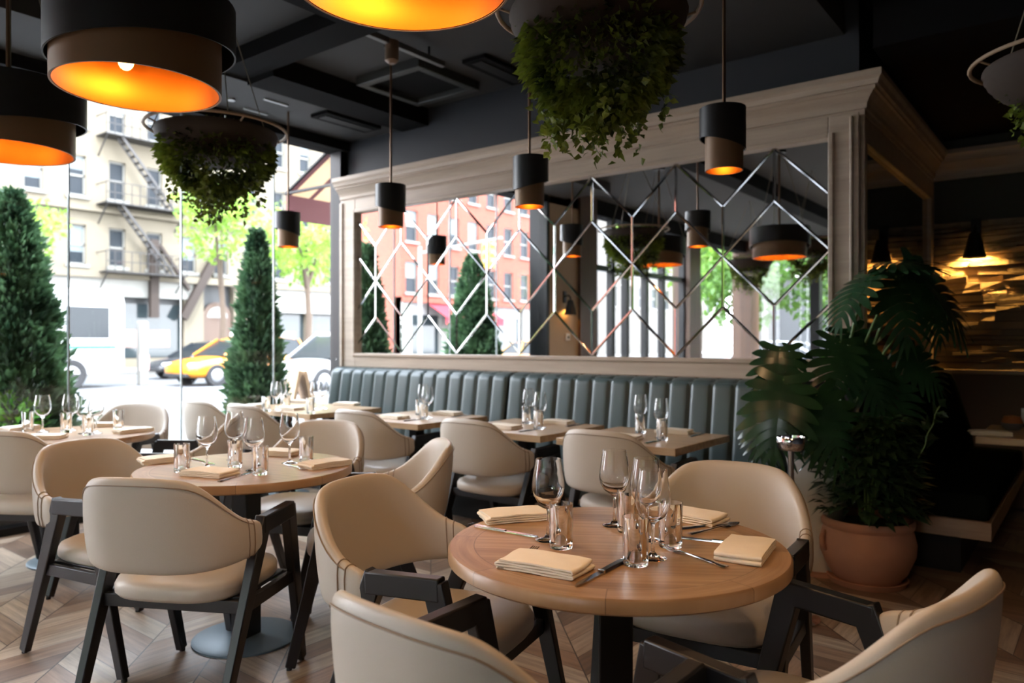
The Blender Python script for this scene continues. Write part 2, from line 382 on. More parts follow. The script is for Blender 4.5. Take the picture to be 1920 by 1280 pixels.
# farther along the street side (seen in the mirror): dark framed door and lights
yy = [.22,-.42,-.86,-1.5,-2.1,-2.9]
for i in range(5):
    struct(MB().box(-5.815,-5.805,yy[i+1],yy[i],.05,3.13).build('window_%d'%(i+5), M['pane'], smooth=0))
    struct(MB().box(-5.86,-5.76,yy[i+1]-.045,yy[i+1]+.045,0,3.13).build('trim_mullion', M['blackmetal'], smooth=0))
struct(MB().box(-5.86,-5.76,-2.9,.22,2.34,2.42).box(-5.86,-5.76,-2.9,.22,0,.1).build('trim_transom', M['blackmetal'], smooth=0))
slab('trim_street_column', -6.0, -5.66, -3.35, -2.9, 0, CEIL, M['brown'])
struct(MB().box(-5.815,-5.805,-5.7,-3.35,.05,3.13).build('window_10', M['pane'], smooth=0))
slab('trim_corner_column', -6.0, -5.6, -6.15, -5.7, 0, CEIL, M['brown'])
# back wall behind the camera: large shop windows over a sill
slab('wall_south_sill', -5.6, 3.7, -6.1, -5.9, 0, .62, M['tan']); slab('wall_south_header', -5.6, 3.7, -6.1, -5.9, 3.1, CEIL, M['ceil_dark'])
xs = [-5.6,-4.4,-3.2,-2.0,-.8,.4]
for i in range(5):
    struct(MB().box(xs[i]+.06,xs[i+1]-.06,-6.005,-5.995,.62,3.1).build('window_%d'%(i+11), M['pane'], smooth=0))
    struct(MB().box(xs[i+1]-.09,xs[i+1]+.09,-6.1,-5.88,.62,3.1).build('trim_post', M['tan'] if i%2 else M['blackmetal'], smooth=0))
slab('wall_south_end', .4, 3.7, -6.1, -5.9, .62, 3.1, M['navy'])

# ceiling: soffits, beam, ducts, air unit, slots
slab('trim_ceiling_beam', -4.98, -4.66, 3.22, 4.80, 3.2, CEIL, M['ceil_dark'])
slab('trim_ceiling_beam_cross', -5.7, .5, 2.98, 3.22, 3.24, CEIL, M['ceil_dark'])
slab('trim_ceiling_soffit', -5.7, -4.98, 1.0, 4.80, 3.22, CEIL, M['ceil'])
slab('trim_ceiling_bulkhead', -2.6, -1.2, 2.3, 4.80, 3.14, CEIL, M['ceil'])
slab('trim_ceiling_beam_long', -3.55, -3.3, -6.0, 2.98, 3.18, CEIL, M['ceil_dark'])
slab('trim_ceiling_drop', -1.0, 3.6, 4.6, 7.1, 2.95, CEIL, M['ceil_dark'])
ac = thing('air_conditioner', 'square dark ceiling air unit with a raised frame near the mirror wall', 'air conditioner', (-4.2,4.22,CEIL))
mb = MB()
for s_ in ((-.34,.34,-.34,-.27),(-.34,.34,.27,.34),(-.34,-.27,-.27,.27),(.27,.34,-.27,.27)): mb.box(*s_,-.07,0)
mb.build('frame', plain('grey_unit_frame', srgb(50,52,50), .5), ac, bevel=.006)
MB().box(-.27,.27,-.27,.27,-.03,0).build('grille', M['ceil_dark'], ac)
for (x, y, lb) in ((-3.55,4.42,'long black slot vent in the ceiling close to the mirror wall'),(-5.15,4.3,'black slot vent in the ceiling beside the window corner')):
    v = thing('ceiling_vent', lb, 'vent', (x,y,CEIL if x>-5 else 3.22))
    MB().box(-.11,.11,-.3,.3,-.03,0).build('housing', M['ceil_dark'], v, bevel=.005)
    MB().box(-.05,.05,-.26,.26,-.036,-.03).build('slot', M['kick'], v)
slotm = plain('slot_diffuser', srgb(170,176,178), .3)
for (x, y, lb) in ((-5.54,3.66,'thin pale slot diffuser in the soffit, the one nearer the hanging basket'),(-5.2,3.62,'thin pale slot diffuser in the soffit, next to the dark beam')):
    tag(MB().box(x-.012,x+.012,y-.11,y+.11,3.208,3.22).build('ceiling_slot_diffuser', slotm, smooth=0), lb, 'vent')
tag(MB().cyl((-5.42,3.36,0),.03,3.205,3.22).build('ceiling_sensor', slotm), 'small round pale sensor on the soffit beside the slot diffusers', 'sensor')
tk = thing('track_light', 'short black ceiling track with a tilted spotlight behind the drum lamps', 'spotlight', (-3.68,3.5,CEIL))
MB().box(-.02,.02,-.45,.45,-.1,-.06).build('rail', plain('grey_rail', srgb(110,112,114), .35, .5), tk, bevel=.004)
MB().tube([(0,-.3,-.06),(0,-.3,0)],.008).tube([(0,.3,-.06),(0,.3,0)],.008).build('hanger', M['blackmetal'], tk)
MB().lathe([(.02,-.02),(.045,0),(.045,.13),(.0,.13)],16).build('head', plain('tan_spot_head', srgb(120,98,80), .4, .3), tk, loc=(0,-.05,-.2))
tag(MB().box(-.06,.06,7.066,7.08,2.9,3.0).build('wall_speaker', plain('grey_box', srgb(70,72,74), .5), bevel=.006, loc=(-.05,-.0,-.03)), 'small grey box on the dark wall above the crown moulding', 'speaker')

# ================================================================ banquette and booth
def rib_back(x0, x1, n, z0, z1, parent):
    mb = MB(); NS = 10; w = (x1-x0)/n
    def col(x, b):
        # section of one line of the ribbed back, from seat up over the top
        pts = []
        for k in range(6): zz = z0+(z1-.06-z0)*k/5; pts.append((x, -.08*(1-k/5)-b, zz))
        for k in range(1,6):
            a = PI/2*k/5; pts.append((x, -b*math.cos(a)+(.10)*(1-math.cos(a))*1.0, z1-.06+.06*math.sin(a)+b*.3*math.sin(a)))
        pts.append((x,.13,z1-.01)); return pts
    cols = []
    for i in range(n):
        for s_ in range(NS+1):
            u = s_/NS*2-1; b = .022*max(0,1-abs(u)**5)**.5; xx = x0+w*(i+(s_/NS)*.985+.0075)
            cols.append(col(xx,b))
    m = len(cols[0])
    mb.add([p for c in cols for p in c], [(i*m+j,(i+1)*m+j,(i+1)*m+j+1,i*m+j+1) for i in range(len(cols)-1) for j in range(m-1)])
    mb.box(x0,x1,.0,.13,z0,z1-.02)
    return mb.build('backrest', M['bench'], parent, smooth=60)
bq = thing('banquette', 'long teal-grey banquette with a channel-tufted back under the lattice mirror', 'bench', (-3.6,4.6,0))
rib_back(-2.13,-.01,14,.44,1.055,bq); rib_back(.01,2.1,14,.44,1.055,bq)
for x0,x1 in ((-2.13,-.005),(.005,2.1)):
    MB().box(x0,x1,-.55,.0,.29,.455).build('seat_cushion', M['bench'], bq, bevel=.035, seg=4)
MB().box(-2.14,2.11,-.54,.12,.19,.29).build('base_board', M['oakboard'], bq, bevel=.004)
MB().box(-2.1,2.07,-.40,.12,0,.19).build('plinth', M['kick'], bq)
bo = thing('booth_bench', 'dark green booth bench on a pale board base behind the terracotta pot', 'bench', (-1.11,4.78,0))
MB().box(.02,.66,-.01,2.28,.225,.325).build('base_board', M['oakboard'], bo, bevel=.004)
MB().box(.04,.5,.12,2.2,0,.225).build('plinth', M['kick'], bo)
MB().box(.18,.65,.0,2.27,.325,.465).build('seat_cushion', M['booth'], bo, bevel=.03, seg=4)
rings = []
for y in (0,.04,1.1,2.24,2.28):
    k = 0 if .01<y<2.27 else .02
    rings.append([(.025,y,.33),(.34-k,y,.40),(.31-k,y,.6),(.25-k,y,.8),(.2-k,y,.98-k),(.17,y,1.04-k),(.11,y,1.055-k),(.05,y,1.05-k),(.025,y,1.0)])
MB().loft(rings).build('backrest', M['booth'], bo, smooth=50)

# ================================================================ chairs
def make_chair():
    o = thing('dining_chair', '', 'chair')
    # upholstered shell: wraps round the back and drops at the sides to the arms
    mb = MB(); NTH = 36; rings = []
    ea, eb = .275, .285
    for i in range(NTH+1):
        tt = -1+2*i/NTH; th = tt*math.radians(86); sx = math.sin(th); cz = math.cos(th)
        def P(off, f):
            grow = .045*f*max(0,math.cos(th*.8))
            a, b = ea+off, eb+off+grow
            return (a*math.copysign(abs(sx)**.72, sx), -b*max(0,cz)**.72 if cz > 0 else -b*cz*.6)
        s_ = abs(tt); q = min(1,max(0,(s_-.28)/.66)); q = .8*q*q*(3-2*q)+.2*q
        top = .858-.010*min(1,s_/.28)**2 - q*.178
        bot = .525 + .03*s_**2
        if s_ > .93: e = (s_-.93)/.07; top -= .02*e*e; bot += .012*e*e
        th_ = .042*(1-.25*s_)
        if s_ > .96: th_ *= .85
        pr = [(0,.06),(-.004,.3),(-.004,.7),(0,.93),(.25,.985),(.5,1.0),(.75,.985),(1,.93),(1.12,.7),(1.14,.35),(1,.06),(.75,.01),(.5,0),(.25,.01)]
        rings.append([P(o_*th_ if o_>=0 else o_, f)+(bot+(top-bot)*f,) for o_, f in pr])
    mb.loft(rings)
    sh = mb.build('backrest', M['leather'], o, smooth=180, sub=1)
    # seams: along the top edge and upright near each end
    ms = MB()
    outer = lambda r, k: Vector(r[k])
    ms.tube([outer(r,7)+Vector((0,0,-.004)) for r in rings[2:-2]], .0022, 5)
    for k in (2,3,-3,-4):
        r = rings[k]; cen = sum((Vector(p) for p in r), Vector())/len(r)
        ms.tube([Vector(p)+(Vector(p)-cen).normalized()*.001 for p in r], .0022, 5, loop=True)
    ms.build('seam', M['seam'], sh)
    # seat cushion, domed
    mb = MB(); ring = []
    def outline(sc, z, n=40):
        pts = []
        for j in range(n):
            a = 2*PI*j/n; c, s_ = math.cos(a), math.sin(a); e = .62
            x = .252*sc*math.copysign(abs(c)**e, c); y = .02+.245*sc*math.copysign(abs(s_)**e, s_)
            x *= 1+.05*(y/.25)
            pts.append((x,y,z))
        return pts
    mb.loft([outline(.96,.402),outline(1.0,.415),outline(1.0,.44),outline(.965,.458),outline(.86,.470),outline(.6,.478),outline(.25,.480)])
    mb.build('seat', M['leather'], o, smooth=60)
    # side frames
    for sx in (-1,1):
        MB().bar((sx*.288,-.02,.665),(sx*.268,-.285,.012),.038,.064,.030,.040,(1,0,0)).build('leg', M['legwood'], o, bevel=.004)
        MB().bar((sx*.288,.165,.665),(sx*.268,.325,.012),.038,.064,.030,.040,(1,0,0)).build('leg', M['legwood'], o, bevel=.004)
        for yy_ in (-.285,.325): pass
        MB().bar((sx*.288,-.05,.640),(sx*.288,.187,.65),.040,.062,None,None,(1,0,0)).build('armrest', M['legwood'], o, bevel=.005)
    mb = MB()
    mb.bar((-.27,-.135,.375),(.27,-.135,.375),.024,.046,side=(0,1,0)); mb.bar((-.27,.225,.375),(.27,.225,.375),.024,.046,side=(0,1,0))
    for sx in (-1,1): mb.bar((sx*.274,-.135,.375),(sx*.274,.225,.375),.024,.046,side=(1,0,0))
    mb.box(-.25,.25,-.12,.21,.392,.404)
    mb.build('seat_frame', M['legwood'], o, bevel=.003)
    mb = MB()
    for sx in (-1,1):
        for y in (-.289,.329): mb.cyl((sx*.267,y,0),.011,0,.014,10)
    mb.build('glides', M['kick'], o)
    return o
chair = Kind(make_chair)
G1 = 'chairs around the round tables'; G2 = 'chairs facing the banquette'
def put_chair(cx, cz, fx, fz, label, group): x, y = W(cx,cz); return chair((x,y,0), heading(fx,fz), label, group)
put_chair(.02,1.52,.66,.75,'beige leather armchair seen from behind, cropped by the lower picture edge',G1)
put_chair(-.225,2.32,.90,-.44,'beige armchair with brown-shaded inside, between the two round tables, facing the plants',G1)
put_chair(.65,2.50,-.52,-.855,'beige armchair behind the big round table, facing the camera, beside the chrome stand',G1)
put_chair(.625,1.645,-.675,.735,'beige armchair with seamed shell edge in the lower corner below the terracotta pot',G1)
put_chair(-1.18,2.81,.17,.985,'beige armchair whose whole back faces the camera, standing before the grey disc base',G1)
put_chair(-1.66,3.27,.90,-.44,'beige armchair at the disc-based round table with its tan inside turned to the camera',G1)
put_chair(-.63,3.33,-.97,-.25,'beige armchair mostly hidden behind the chair between the round tables, only a brown wing showing',G1)
put_chair(-1.13,3.96,-.30,-.955,'beige armchair behind the disc-based round table, half brown half pale inside',G1)
put_chair(-2.0,4.52,-.97,-.2,'dark brown-shaded armchair showing behind the wine glasses of the disc-based table',G1)
put_chair(-2.72,5.14,-.1,-1,'pale armchair on the window side of the round table beside the big conifer',G1)
put_chair(-2.57,4.13,.12,.99,'brown-shaded armchair back cut by the picture edge at the table by the big conifer',G1)
def put_uv(x, y, rz, label): return chair((x,y,0), rz, label, G2)
put_uv(-2.0,3.61,.0,'beige armchair at the banquette table closest to the big potted plants')
put_uv(-2.89,3.61,.0,'beige armchair at the second banquette table from the plants')
put_uv(-3.87,3.61,.0,'beige armchair at the third banquette table from the plants, its arm beside the disc-based table')
put_uv(-4.86,3.42,.0,'small distant armchair at the window-side end table of the banquette, nearer the camera of two')
put_uv(-5.49,3.42,.0,'small distant grey-lit armchair right against the street glazing')

# ================================================================ tables
def make_round():
    o = thing('round_table', '', 'table')
    MB().lathe([(.0,.712),(.447,.712),(.455,.718),(.455,.744),(.450,.75),(.0,.75)],96).build('tabletop', M['roundtop'], o, smooth=40)
    mb = MB().box(-.045,.045,-.045,.045,.012,.70); mb.box(-.2,.2,-.03,.03,.69,.712).box(-.03,.03,-.2,.2,.69,.712)
    mb.build('column', M['blackmetal'], o, bevel=.006)
    MB().lathe([(.0,0),(.225,0),(.225,.008),(.21,.014),(.0,.018)],48).build('base', M['steelbase'], o, smooth=30)
    return o
rt = Kind(make_round)
T1, T2, T3 = W(.282,2.059), W(-1.168,3.32), W(-2.63,4.5)
for p, a, lb in ((T1,.55,'big round oak table with four place settings in the middle of the picture'),(T2,.2,'round oak table on a grey steel disc base, behind the chair shown from its back'),(T3,1.2,'round oak table by the street glazing beside the big conifer')):
    rt((p[0],p[1],0), a, lb, 'round oak tables')
def make_square(w=.74):
    o = thing('square_table', '', 'table')
    MB().box(-w/2,w/2,-.36,.36,.71,.75).build('tabletop', M['oak'], o, bevel=.003)
    MB().box(-.04,.04,-.04,.04,.012,.71).build('column', M['blackmetal'], o, bevel=.004)
    MB().lathe([(.0,0),(.21,0),(.21,.008),(.0,.016)],40).build('base', M['steelbase'], o, smooth=30)
    return o
st = Kind(make_square); GS = 'small square banquette tables'
st((-2.08,3.93,0),0,'square oak table of the banquette beside the potted plants',GS)
st((-2.93,3.93,0),0,'square oak banquette table, second from the plants',GS)
st((-3.93,3.93,0),0,'square oak banquette table, third from the plants',GS)
TD = thing('long_table', 'wider oak table at the street end of the banquette', 'table', (-5.2,3.93,0))
MB().box(-.5,.5,-.36,.36,.71,.75).build('tabletop', M['oak'], TD, bevel=.003)
for sx in (-.28,.28):
    MB().box(sx-.04,sx+.04,-.04,.04,.012,.71).build('column', M['blackmetal'], TD, bevel=.004)
    MB().lathe([(.0,0),(.18,0),(.18,.008),(.0,.016)],32,(sx,0,0)).build('base', M['steelbase'], TD, smooth=30)
BT = thing('booth_table', 'oak table of the dark booth at the picture edge', 'table', (.06,5.50,0))
MB().box(-.62,.62,-.4,.4,.71,.75).build('tabletop', M['oak'], BT, bevel=.003)
MB().box(-.04,.04,-.04,.04,.012,.71).build('column', M['blackmetal'], BT); MB().lathe([(.0,0),(.22,0),(.22,.008),(.0,.016)],32).build('base', M['steelbase'], BT)

# ================================================================ tableware
def two_glass(mb, z0):
    mb.m = [1 if min(mb.v[i][2] for i in f) > z0-1e-6 else 0 for f in mb.f]; return mb
def make_wine():
    mb = MB()
    out = [(.0,.0),(.035,.0),(.036,.0015),(.030,.004),(.012,.008),(.0055,.018),(.0042,.04),(.0042,.078),(.006,.088),(.014,.095),(.030,.106),(.041,.124),(.0455,.143),(.0445,.163),(.0405,.190),(.0355,.222),(.035,.2255)]
    inn = [(.034,.2255),(.0345,.222),(.0393,.190),(.0432,.163),(.0442,.143),(.0397,.125),(.029,.1085),(.013,.0985),(.0,.096)]
    mb.lathe(out+inn, 28)
    return tag(mb.build('wine_glass', M['glass'], smooth=60), None, 'wine glass')
def make_tumbler():
    mb = MB(); mb.lathe([(.0,0),(.029,0),(.031,.003),(.0312,.0165),(.033,.118),(.0325,.1195),(.0315,.1195),(.0312,.118),(.0288,.016),(.027,.0125),(.0,.012)], 28)
    return tag(two_glass(mb, .0165).build('tumbler', [M['glass'],M['thin']], smooth=50), None, 'tumbler')
wine = Kind(make_wine); tumb = Kind(make_tumbler)
def make_napkin():
    """linen folded in four: the layers turn over at alternate ends"""
    L, Wd, pit, th = .100, .058, .0060, .0027; NY = 12
    def section(y):
        e = abs(y/Wd); t_ = th*(1 if e < .9 else .72); cl = []
        for k in range(4):
            xs_ = [-L+2*L*i/12 for i in range(13)]
            if k % 2: xs_.reverse()
            for x in xs_:
                puff = (.0018+.0010*k)*(1-(x/L)**2)*(1-.5*e*e)
                cl.append((x*(1-.012*k)+.003*math.sin(40*y+k), .0031+pit*k+puff+.0007*math.sin(55*x+70*y+2*k)))
            if k < 3:
                sg = 1 if k % 2 == 0 else -1
                x0, z0 = cl[-1]
                for a in (-60,-25,25,60): cl.append((x0+sg*.0042*math.cos(math.radians(a)), z0+pit/2+pit/2*math.sin(math.radians(a))))
        up, dn = [], []
        for i, p in enumerate(cl):
            a, b = cl[max(i-1,0)], cl[min(i+1,len(cl)-1)]; dx, dz = b[0]-a[0], b[1]-a[1]; l = math.hypot(dx,dz) or 1
            up.append((p[0]-dz/l*t_, y, p[1]+dx/l*t_)); dn.append((p[0]+dz/l*t_, y, p[1]-dx/l*t_))
        return up+dn[::-1]
    ys = [-Wd+2*Wd*i/NY for i in range(NY+1)]
    return tag(MB().loft([section(y) for y in ys]).build('napkin', M['napkin'], smooth=60), None, 'napkin')
napk = Kind(make_napkin)
def make_fork():
    o = thing('fork', '', 'fork')
    mb = MB(); st_ = [(-.10,.0085,.003),(-.085,.0095,.003),(-.04,.006,.004),(.02,.0035,.006),(.045,.004,.006),(.055,.010,.004),(.068,.0115,.003)]
    mb.loft([[(x,-w,z),(x,w,z),(x,w*.8,z+.002),(x,-w*.8,z+.002)] for x,w,z in st_]); mb.build('handle', M['cutlery'], o, smooth=50)
    for k in range(4):
        y = -.0088+.00587*k
        MB().loft([[(x,y-w,z),(x,y+w,z),(x,y+w,z+.0018),(x,y-w,z+.0018)] for x,w,z in ((.066,.0021,.003),(.085,.0017,.0025),(.105,.0012,.006))]).build('tine', M['cutlery'], o, smooth=0)
    return o
fork = Kind(make_fork)
def make_knife():
    o = thing('knife', '', 'knife')
    MB().loft([[(x,-w,.001),(x,w2,.001),(x,w2*.9,.004),(x,-w*.9,.004)] for x,w,w2 in ((-.0,.009,.007),(.02,.0105,.007),(.07,.0105,.007),(.1,.008,.006),(.118,.001,.003))]).build('blade', M['cutlery'], o, smooth=30)
    MB().loft([[(x,-w,.0),(x,w,.0),(x,w,h_),(x,-w,h_)] for x,w,h_ in ((-.118,.006,.008),(-.1,.0085,.009),(-.05,.0075,.009),(-.0,.008,.008))]).build('handle', M['legwood'], o, smooth=30, bevel=.0015)
    MB().box(-.008,.0,-.0086,.0086,-.0002,.0092).box(-.119,-.114,-.0066,.0066,-.0002,.0086).build('bolster', M['cutlery'], o)
    return o
knife = Kind(make_knife)
def make_table_knife():
    o = thing('table_knife', '', 'knife')
    MB().loft([[(x,-w,.0006),(x,w,.0006),(x,w*.9,.0034),(x,-w*.9,.0034)] for x,w in ((.0,.007),(.03,.009),(.08,.009),(.105,.006),(.112,.001))]).build('blade', M['cutlery'], o, smooth=30)
    MB().loft([[(x,-w,.0),(x,w,.0),(x,w*.8,.006),(x,-w*.8,.006)] for x,w in ((-.11,.007),(-.09,.0085),(-.03,.0065),(.0,.006))]).build('handle', M['cutlery'], o, smooth=40)
    return o
tknife = Kind(make_table_knife)
TZ = .7502
def tp(x, y): return onlevel(x, y, TZ)
def place(kind, x, y, label, group=None, ang=0, z=TZ): p = tp(x,y); return kind((p[0],p[1],z), ang, label, group)
def along(kind, a, b, label, group=None, z=TZ, scale=None):
    p, q = tp(*a), tp(*b); an = math.atan2(q[1]-p[1], q[0]-p[0])
    return kind(((p[0]+q[0])/2,(p[1]+q[1])/2,z), an, label, group, scale)
gw, gt, gn, gc = 'wine glasses on the tables', 'tumblers on the tables', 'folded napkins on the tables', 'cutlery on the tables'
big = 'on the big round table'
place(wine,1028,1012,'wine glass '+big+' standing behind the cutlery end, beside a lone tumbler',gw)
place(wine,1152,985,'wine glass standing apart at the far rim of the big round table',gw)
place(wine,1212,1011,'rear wine glass of the overlapping pair on the big round table',gw)
place(wine,1224,1046,'front wine glass of the overlapping pair on the big round table',gw)
place(tumb,1052,1026,'tumbler '+big+' just beside the wine glass next to the silver knife',gt)
place(tumb,1192,1058,'tumbler '+big+' at the tip of the black-handled knife',gt)
place(tumb,1257,1024,'tumbler '+big+' in front of the napkin by the empty chair',gt)
place(tumb,1178,996,'tumbler '+big+' hidden behind the overlapping wine glasses',gt)
along(napk,(960,1055),(1085,1076),'cream folded napkin over a fork at the camera side of the big round table',gn)
along(napk,(912,976),(1016,968),'cream folded napkin on the window side of the big round table behind a silver knife',gn)
along(napk,(1250,966),(1336,980),'cream folded napkin before the empty chair at the back of the big round table',gn)
along(napk,(1412,1022),(1384,1055),'cream folded napkin at the plant side of the big round table',gn)
along(fork,(930,1072),(1010,1026),'fork with tines showing past the camera-side napkin of the big round table',gc)
along(knife,(1168,1054),(1080,1100),'black-handled knife beside the camera-side napkin of the big round table',gc)
along(tknife,(888,986),(1012,1008),'silver knife in front of the window-side napkin of the big round table',gc)
along(fork,(1030,962),(960,972),'fork tucked under the window-side napkin of the big round table',gc)
along(fork,(1300,1001),(1372,986),'fork lying past the napkin before the empty chair',gc)
along(tknife,(1290,990),(1366,982),'silver knife beside the fork under the back napkin of the big round table',gc)
along(fork,(1340,1058),(1270,1036),'fork reaching from the plant-side napkin towards the glasses',gc)
along(tknife,(1380,1020),(1292,1010),'knife whose blade points from the plant-side napkin to the table centre',gc)
d2 = 'on the disc-based round table'
place(wine,388,877,'wine glass '+d2+' nearest the window-side tumbler',gw)
place(wine,440,862,'wine glass '+d2+' at the back with a tumbler behind its stem',gw)
place(wine,476,882,'wine glass '+d2+' standing over the knife',gw)
place(wine,543,868,'wine glass '+d2+' in front of the half pale chair shell',gw)
place(tumb,341,884,'tumbler '+d2+' in front of the window-side napkin',gt)
place(tumb,441,875,'tumbler '+d2+' overlapping the rear wine glass',gt)
place(tumb,488,889,'tumbler '+d2+' next to the wine glass over the knife',gt)
place(tumb,574,867,'tumbler '+d2+' beside the wine glass in front of the pale shell',gt)
along(napk,(275,868),(340,862),'folded napkin '+d2+' towards the street',gn)
along(napk,(362,888),(425,893),'folded napkin '+d2+' right behind the chair back',gn)
along(napk,(492,851),(550,853),'folded napkin '+d2+' on its far side before the pale shell',gn)
along(napk,(585,877),(634,870),'folded napkin '+d2+' towards the banquette',gn)
along(tknife,(415,902),(467,887),'silver knife '+d2+' between napkin and tumbler',gc)
along(fork,(542,873),(566,880),'fork '+d2+' beside the banquette-side napkin',gc)
along(tknife,(366,862),(398,870),'silver knife '+d2+' behind the window-side tumbler',gc)
d3 = 'on the round table by the big conifer'
place(wine,80,810,'wine glass '+d3+' nearest the picture edge',gw)
place(wine,132,807,'wine glass '+d3+' in its middle',gw)
place(wine,158,813,'wine glass '+d3+' second from the pale chair',gw)
place(wine,180,812,'wine glass '+d3+' before the pale chair arm',gw)
place(tumb,52,808,'tumbler '+d3+' beside the outer napkin',gt)
place(tumb,124,810,'tumbler '+d3+' overlapping the middle wine glasses',gt)
place(tumb,222,803,'tumbler '+d3+' in front of the pale chair shell',gt)
place(tumb,165,815,'tumbler '+d3+' hidden between wine glasses',gt)
along(napk,(18,808),(52,804),'folded napkin '+d3+' close to the picture edge',gn)
along(napk,(60,823),(104,822),'folded napkin '+d3+' behind the tan chair shells',gn)
along(napk,(228,812),(272,808),'folded napkin '+d3+' towards the middle of the room',gn)
along(napk,(172,800),(205,799),'folded napkin '+d3+' on its street side',gn)
def square_setting(cx, cy, which, flip=0):
    for kind, dx, dy, g, lb in ((wine,.11,.0,gw,'wine glass nearer the chair'),(wine,-.13,.2,gw,'wine glass nearer the bench'),(tumb,.16,-.09,gt,'tumbler nearer the chair'),(tumb,-.09,.12,gt,'tumbler nearer the bench'),(napk,-.05,-.17,gn,'folded napkin on the chair side'),(napk,.07,.25,gn,'folded napkin on the bench side')):
        kind((cx+dx,cy+dy,TZ), RND.uniform(-.12,.12) if kind is napk else 0, lb+' of the '+which, g)
    tknife((cx+.16,cy-.17,TZ), 1.5, 'knife beside the chair-side napkin of the '+which, gc)
    tknife((cx+.22,cy+.24,TZ), 1.6, 'knife beside the bench-side napkin of the '+which, gc)
square_setting(-2.08,3.93,'banquette table by the plants')
square_setting(-2.93,3.93,'second banquette table from the plants')
square_setting(-3.93,3.93,'third banquette table from the plants')
ew = 'end table by the street'
place(wine,518,769,'wine glass on the '+ew+' before the small conifer',gw); place(wine,527,766,'second wine glass on the '+ew+' before the small conifer',gw)
place(wine,592,768,'wine glass on the '+ew+' before the white car wheel',gw); place(wine,606,766,'second wine glass on the '+ew+' close to the ribbed bench',gw)
place(tumb,499,771,'tumbler on the '+ew+' before the small conifer',gt); place(tumb,537,765,'tumbler on the '+ew+' beside the pair of wine glasses',gt)
place(tumb,582,775,'tumbler on the '+ew+' among the wine glasses close to the bench',gt)
along(napk,(545,754),(580,755),'folded napkin on the '+ew+' in its middle',gn); along(napk,(632,759),(668,760),'folded napkin on the '+ew+' close to the ribbed bench',gn)
along(napk,(528,767),(560,769),'folded napkin on the '+ew+' at its chair side',gn); along(napk,(468,764),(490,762),'folded napkin on the '+ew+' at its outer corner',gn)
# on the booth table
place(napk,1856,815,'crumpled pale napkin on the dark booth table','folded napkins on the tables',.3)
sp = tp(1898,806)
rb = thing('round_bread_bowl', 'small grey bowl with an amber top on the dark booth table', 'bowl', (sp[0],sp[1],TZ))
MB().lathe([(.0,0),(.035,0),(.055,.02),(.06,.045),(.056,.045),(.05,.02),(.0,.012)],24).build('bowl', plain('grey_ceramic', srgb(96,92,92), .4), rb)
MB().lathe([(.0,.028),(.053,.03),(.058,.05),(.045,.085),(.0,.095)],24).build('filling', plain('amber_crust', srgb(170,96,44), .6, var=.15, scale=40), rb)
sp = tp(1924,800)
ml = thing('table_card_holder', 'small white card holder upright on the dark booth table', 'card holder', (sp[0],sp[1],TZ), .5)
MB().box(-.03,.03,-.02,.02,0,.02).build('base', M['legwood'], ml, bevel=.003); MB().box(-.028,.028,-.003,.003,.02,.12).build('card', M['white'], ml)
# ================================================================ lamps
def point(name, loc, power, col, r=.03):
    l = bpy.data.lights.new(name,'POINT'); l.energy = power; l.color = col; l.shadow_soft_size = r
    o = bpy.data.objects.new(name, l); COL.objects.link(o); o.location = loc; return o
WARM = (1.0,.61,.31)
def ring_shell(mb, r, th, z0, z1, n=64, tilt=0, ta=0, ctr=(0,0)):
    """open cylinder wall; its lower rim may slant"""
    rings = [[],[],[],[]]
    for j in range(n):
        a = 2*PI*j/n; c, s_ = math.cos(a), math.sin(a); zb = z0+tilt*math.cos(a-ta)
        for k, (rr, zz) in enumerate(((r,zb),(r,z1),(r-th,z1),(r-th,zb))): rings[k].append((ctr[0]+rr*c,ctr[1]+rr*s_,zz))
    mb.loft(rings, caps=False, loop=True); return mb
def make_drum():
    o = thing('drum_pendant', '', 'pendant lamp')
    # origin at the shade's lower rim
    ring_shell(MB(), .278, .006, 0, .27).build('shade', M['shade_brown'], o, smooth=40)
    mb = ring_shell(MB(), .2715, .003, .002, .26); mb.lathe([(.0,.255),(.269,.255),(.269,.26),(.0,.26)],64)
    mb.build('lining', M['gold'], o, smooth=40)
    ring_shell(MB(), .312, .006, .115, .315, 64, .035, .9, (.012,.01)).build('sleeve', M['shade_black'], o, smooth=40)
    MB().lathe([(.0,.305),(.306,.305),(.306,.311),(.0,.311)],64,(.012,.01,0)).build('cap', M['shade_black'], o, smooth=40)
    for k in range(3):
        a = 2*PI*k/3+.5; x, y = .17*math.cos(a), .17*math.sin(a)
        b = MB().ball((x,y,.15),.028,sc=(1,1,1.25)).build('bulb', M['bulb'], o, smooth=180)
        MB().cyl((x,y,0),.014,.18,.255,12).build('socket', M['brass'], b)
    MB().cyl((0,0,0),.011,.31,1.15,10).build('rod', M['brass'], o)
    for k in range(3):
        a = 2*PI*k/3+1.1; MB().tube([(.29*math.cos(a),.29*math.sin(a),.31),(.05*math.cos(a),.05*math.sin(a),1.12)],.003,6).build('cable', M['cable'], o)
    MB().lathe([(.0,1.125),(.07,1.125),(.07,1.15),(.0,1.15)],24).build('ceiling_rose', M['shade_black'], o)
    return o
drum = Kind(make_drum)
drums = [(-.28,1.92,'large drum pendant with glowing gold inside cropped by the upper picture edge'),
         (-1.335,2.70,'large drum pendant showing two bulbs inside, beside the hanging fern'),
         (-2.40,3.60,'large black drum pendant cut by the picture edge above the big conifer'),
         (.77,1.10,'added unseen drum lamp above the picture, brightening the chair below the terracotta pot')]  # last one is an unseen extra lamp, added to brighten front table and chair
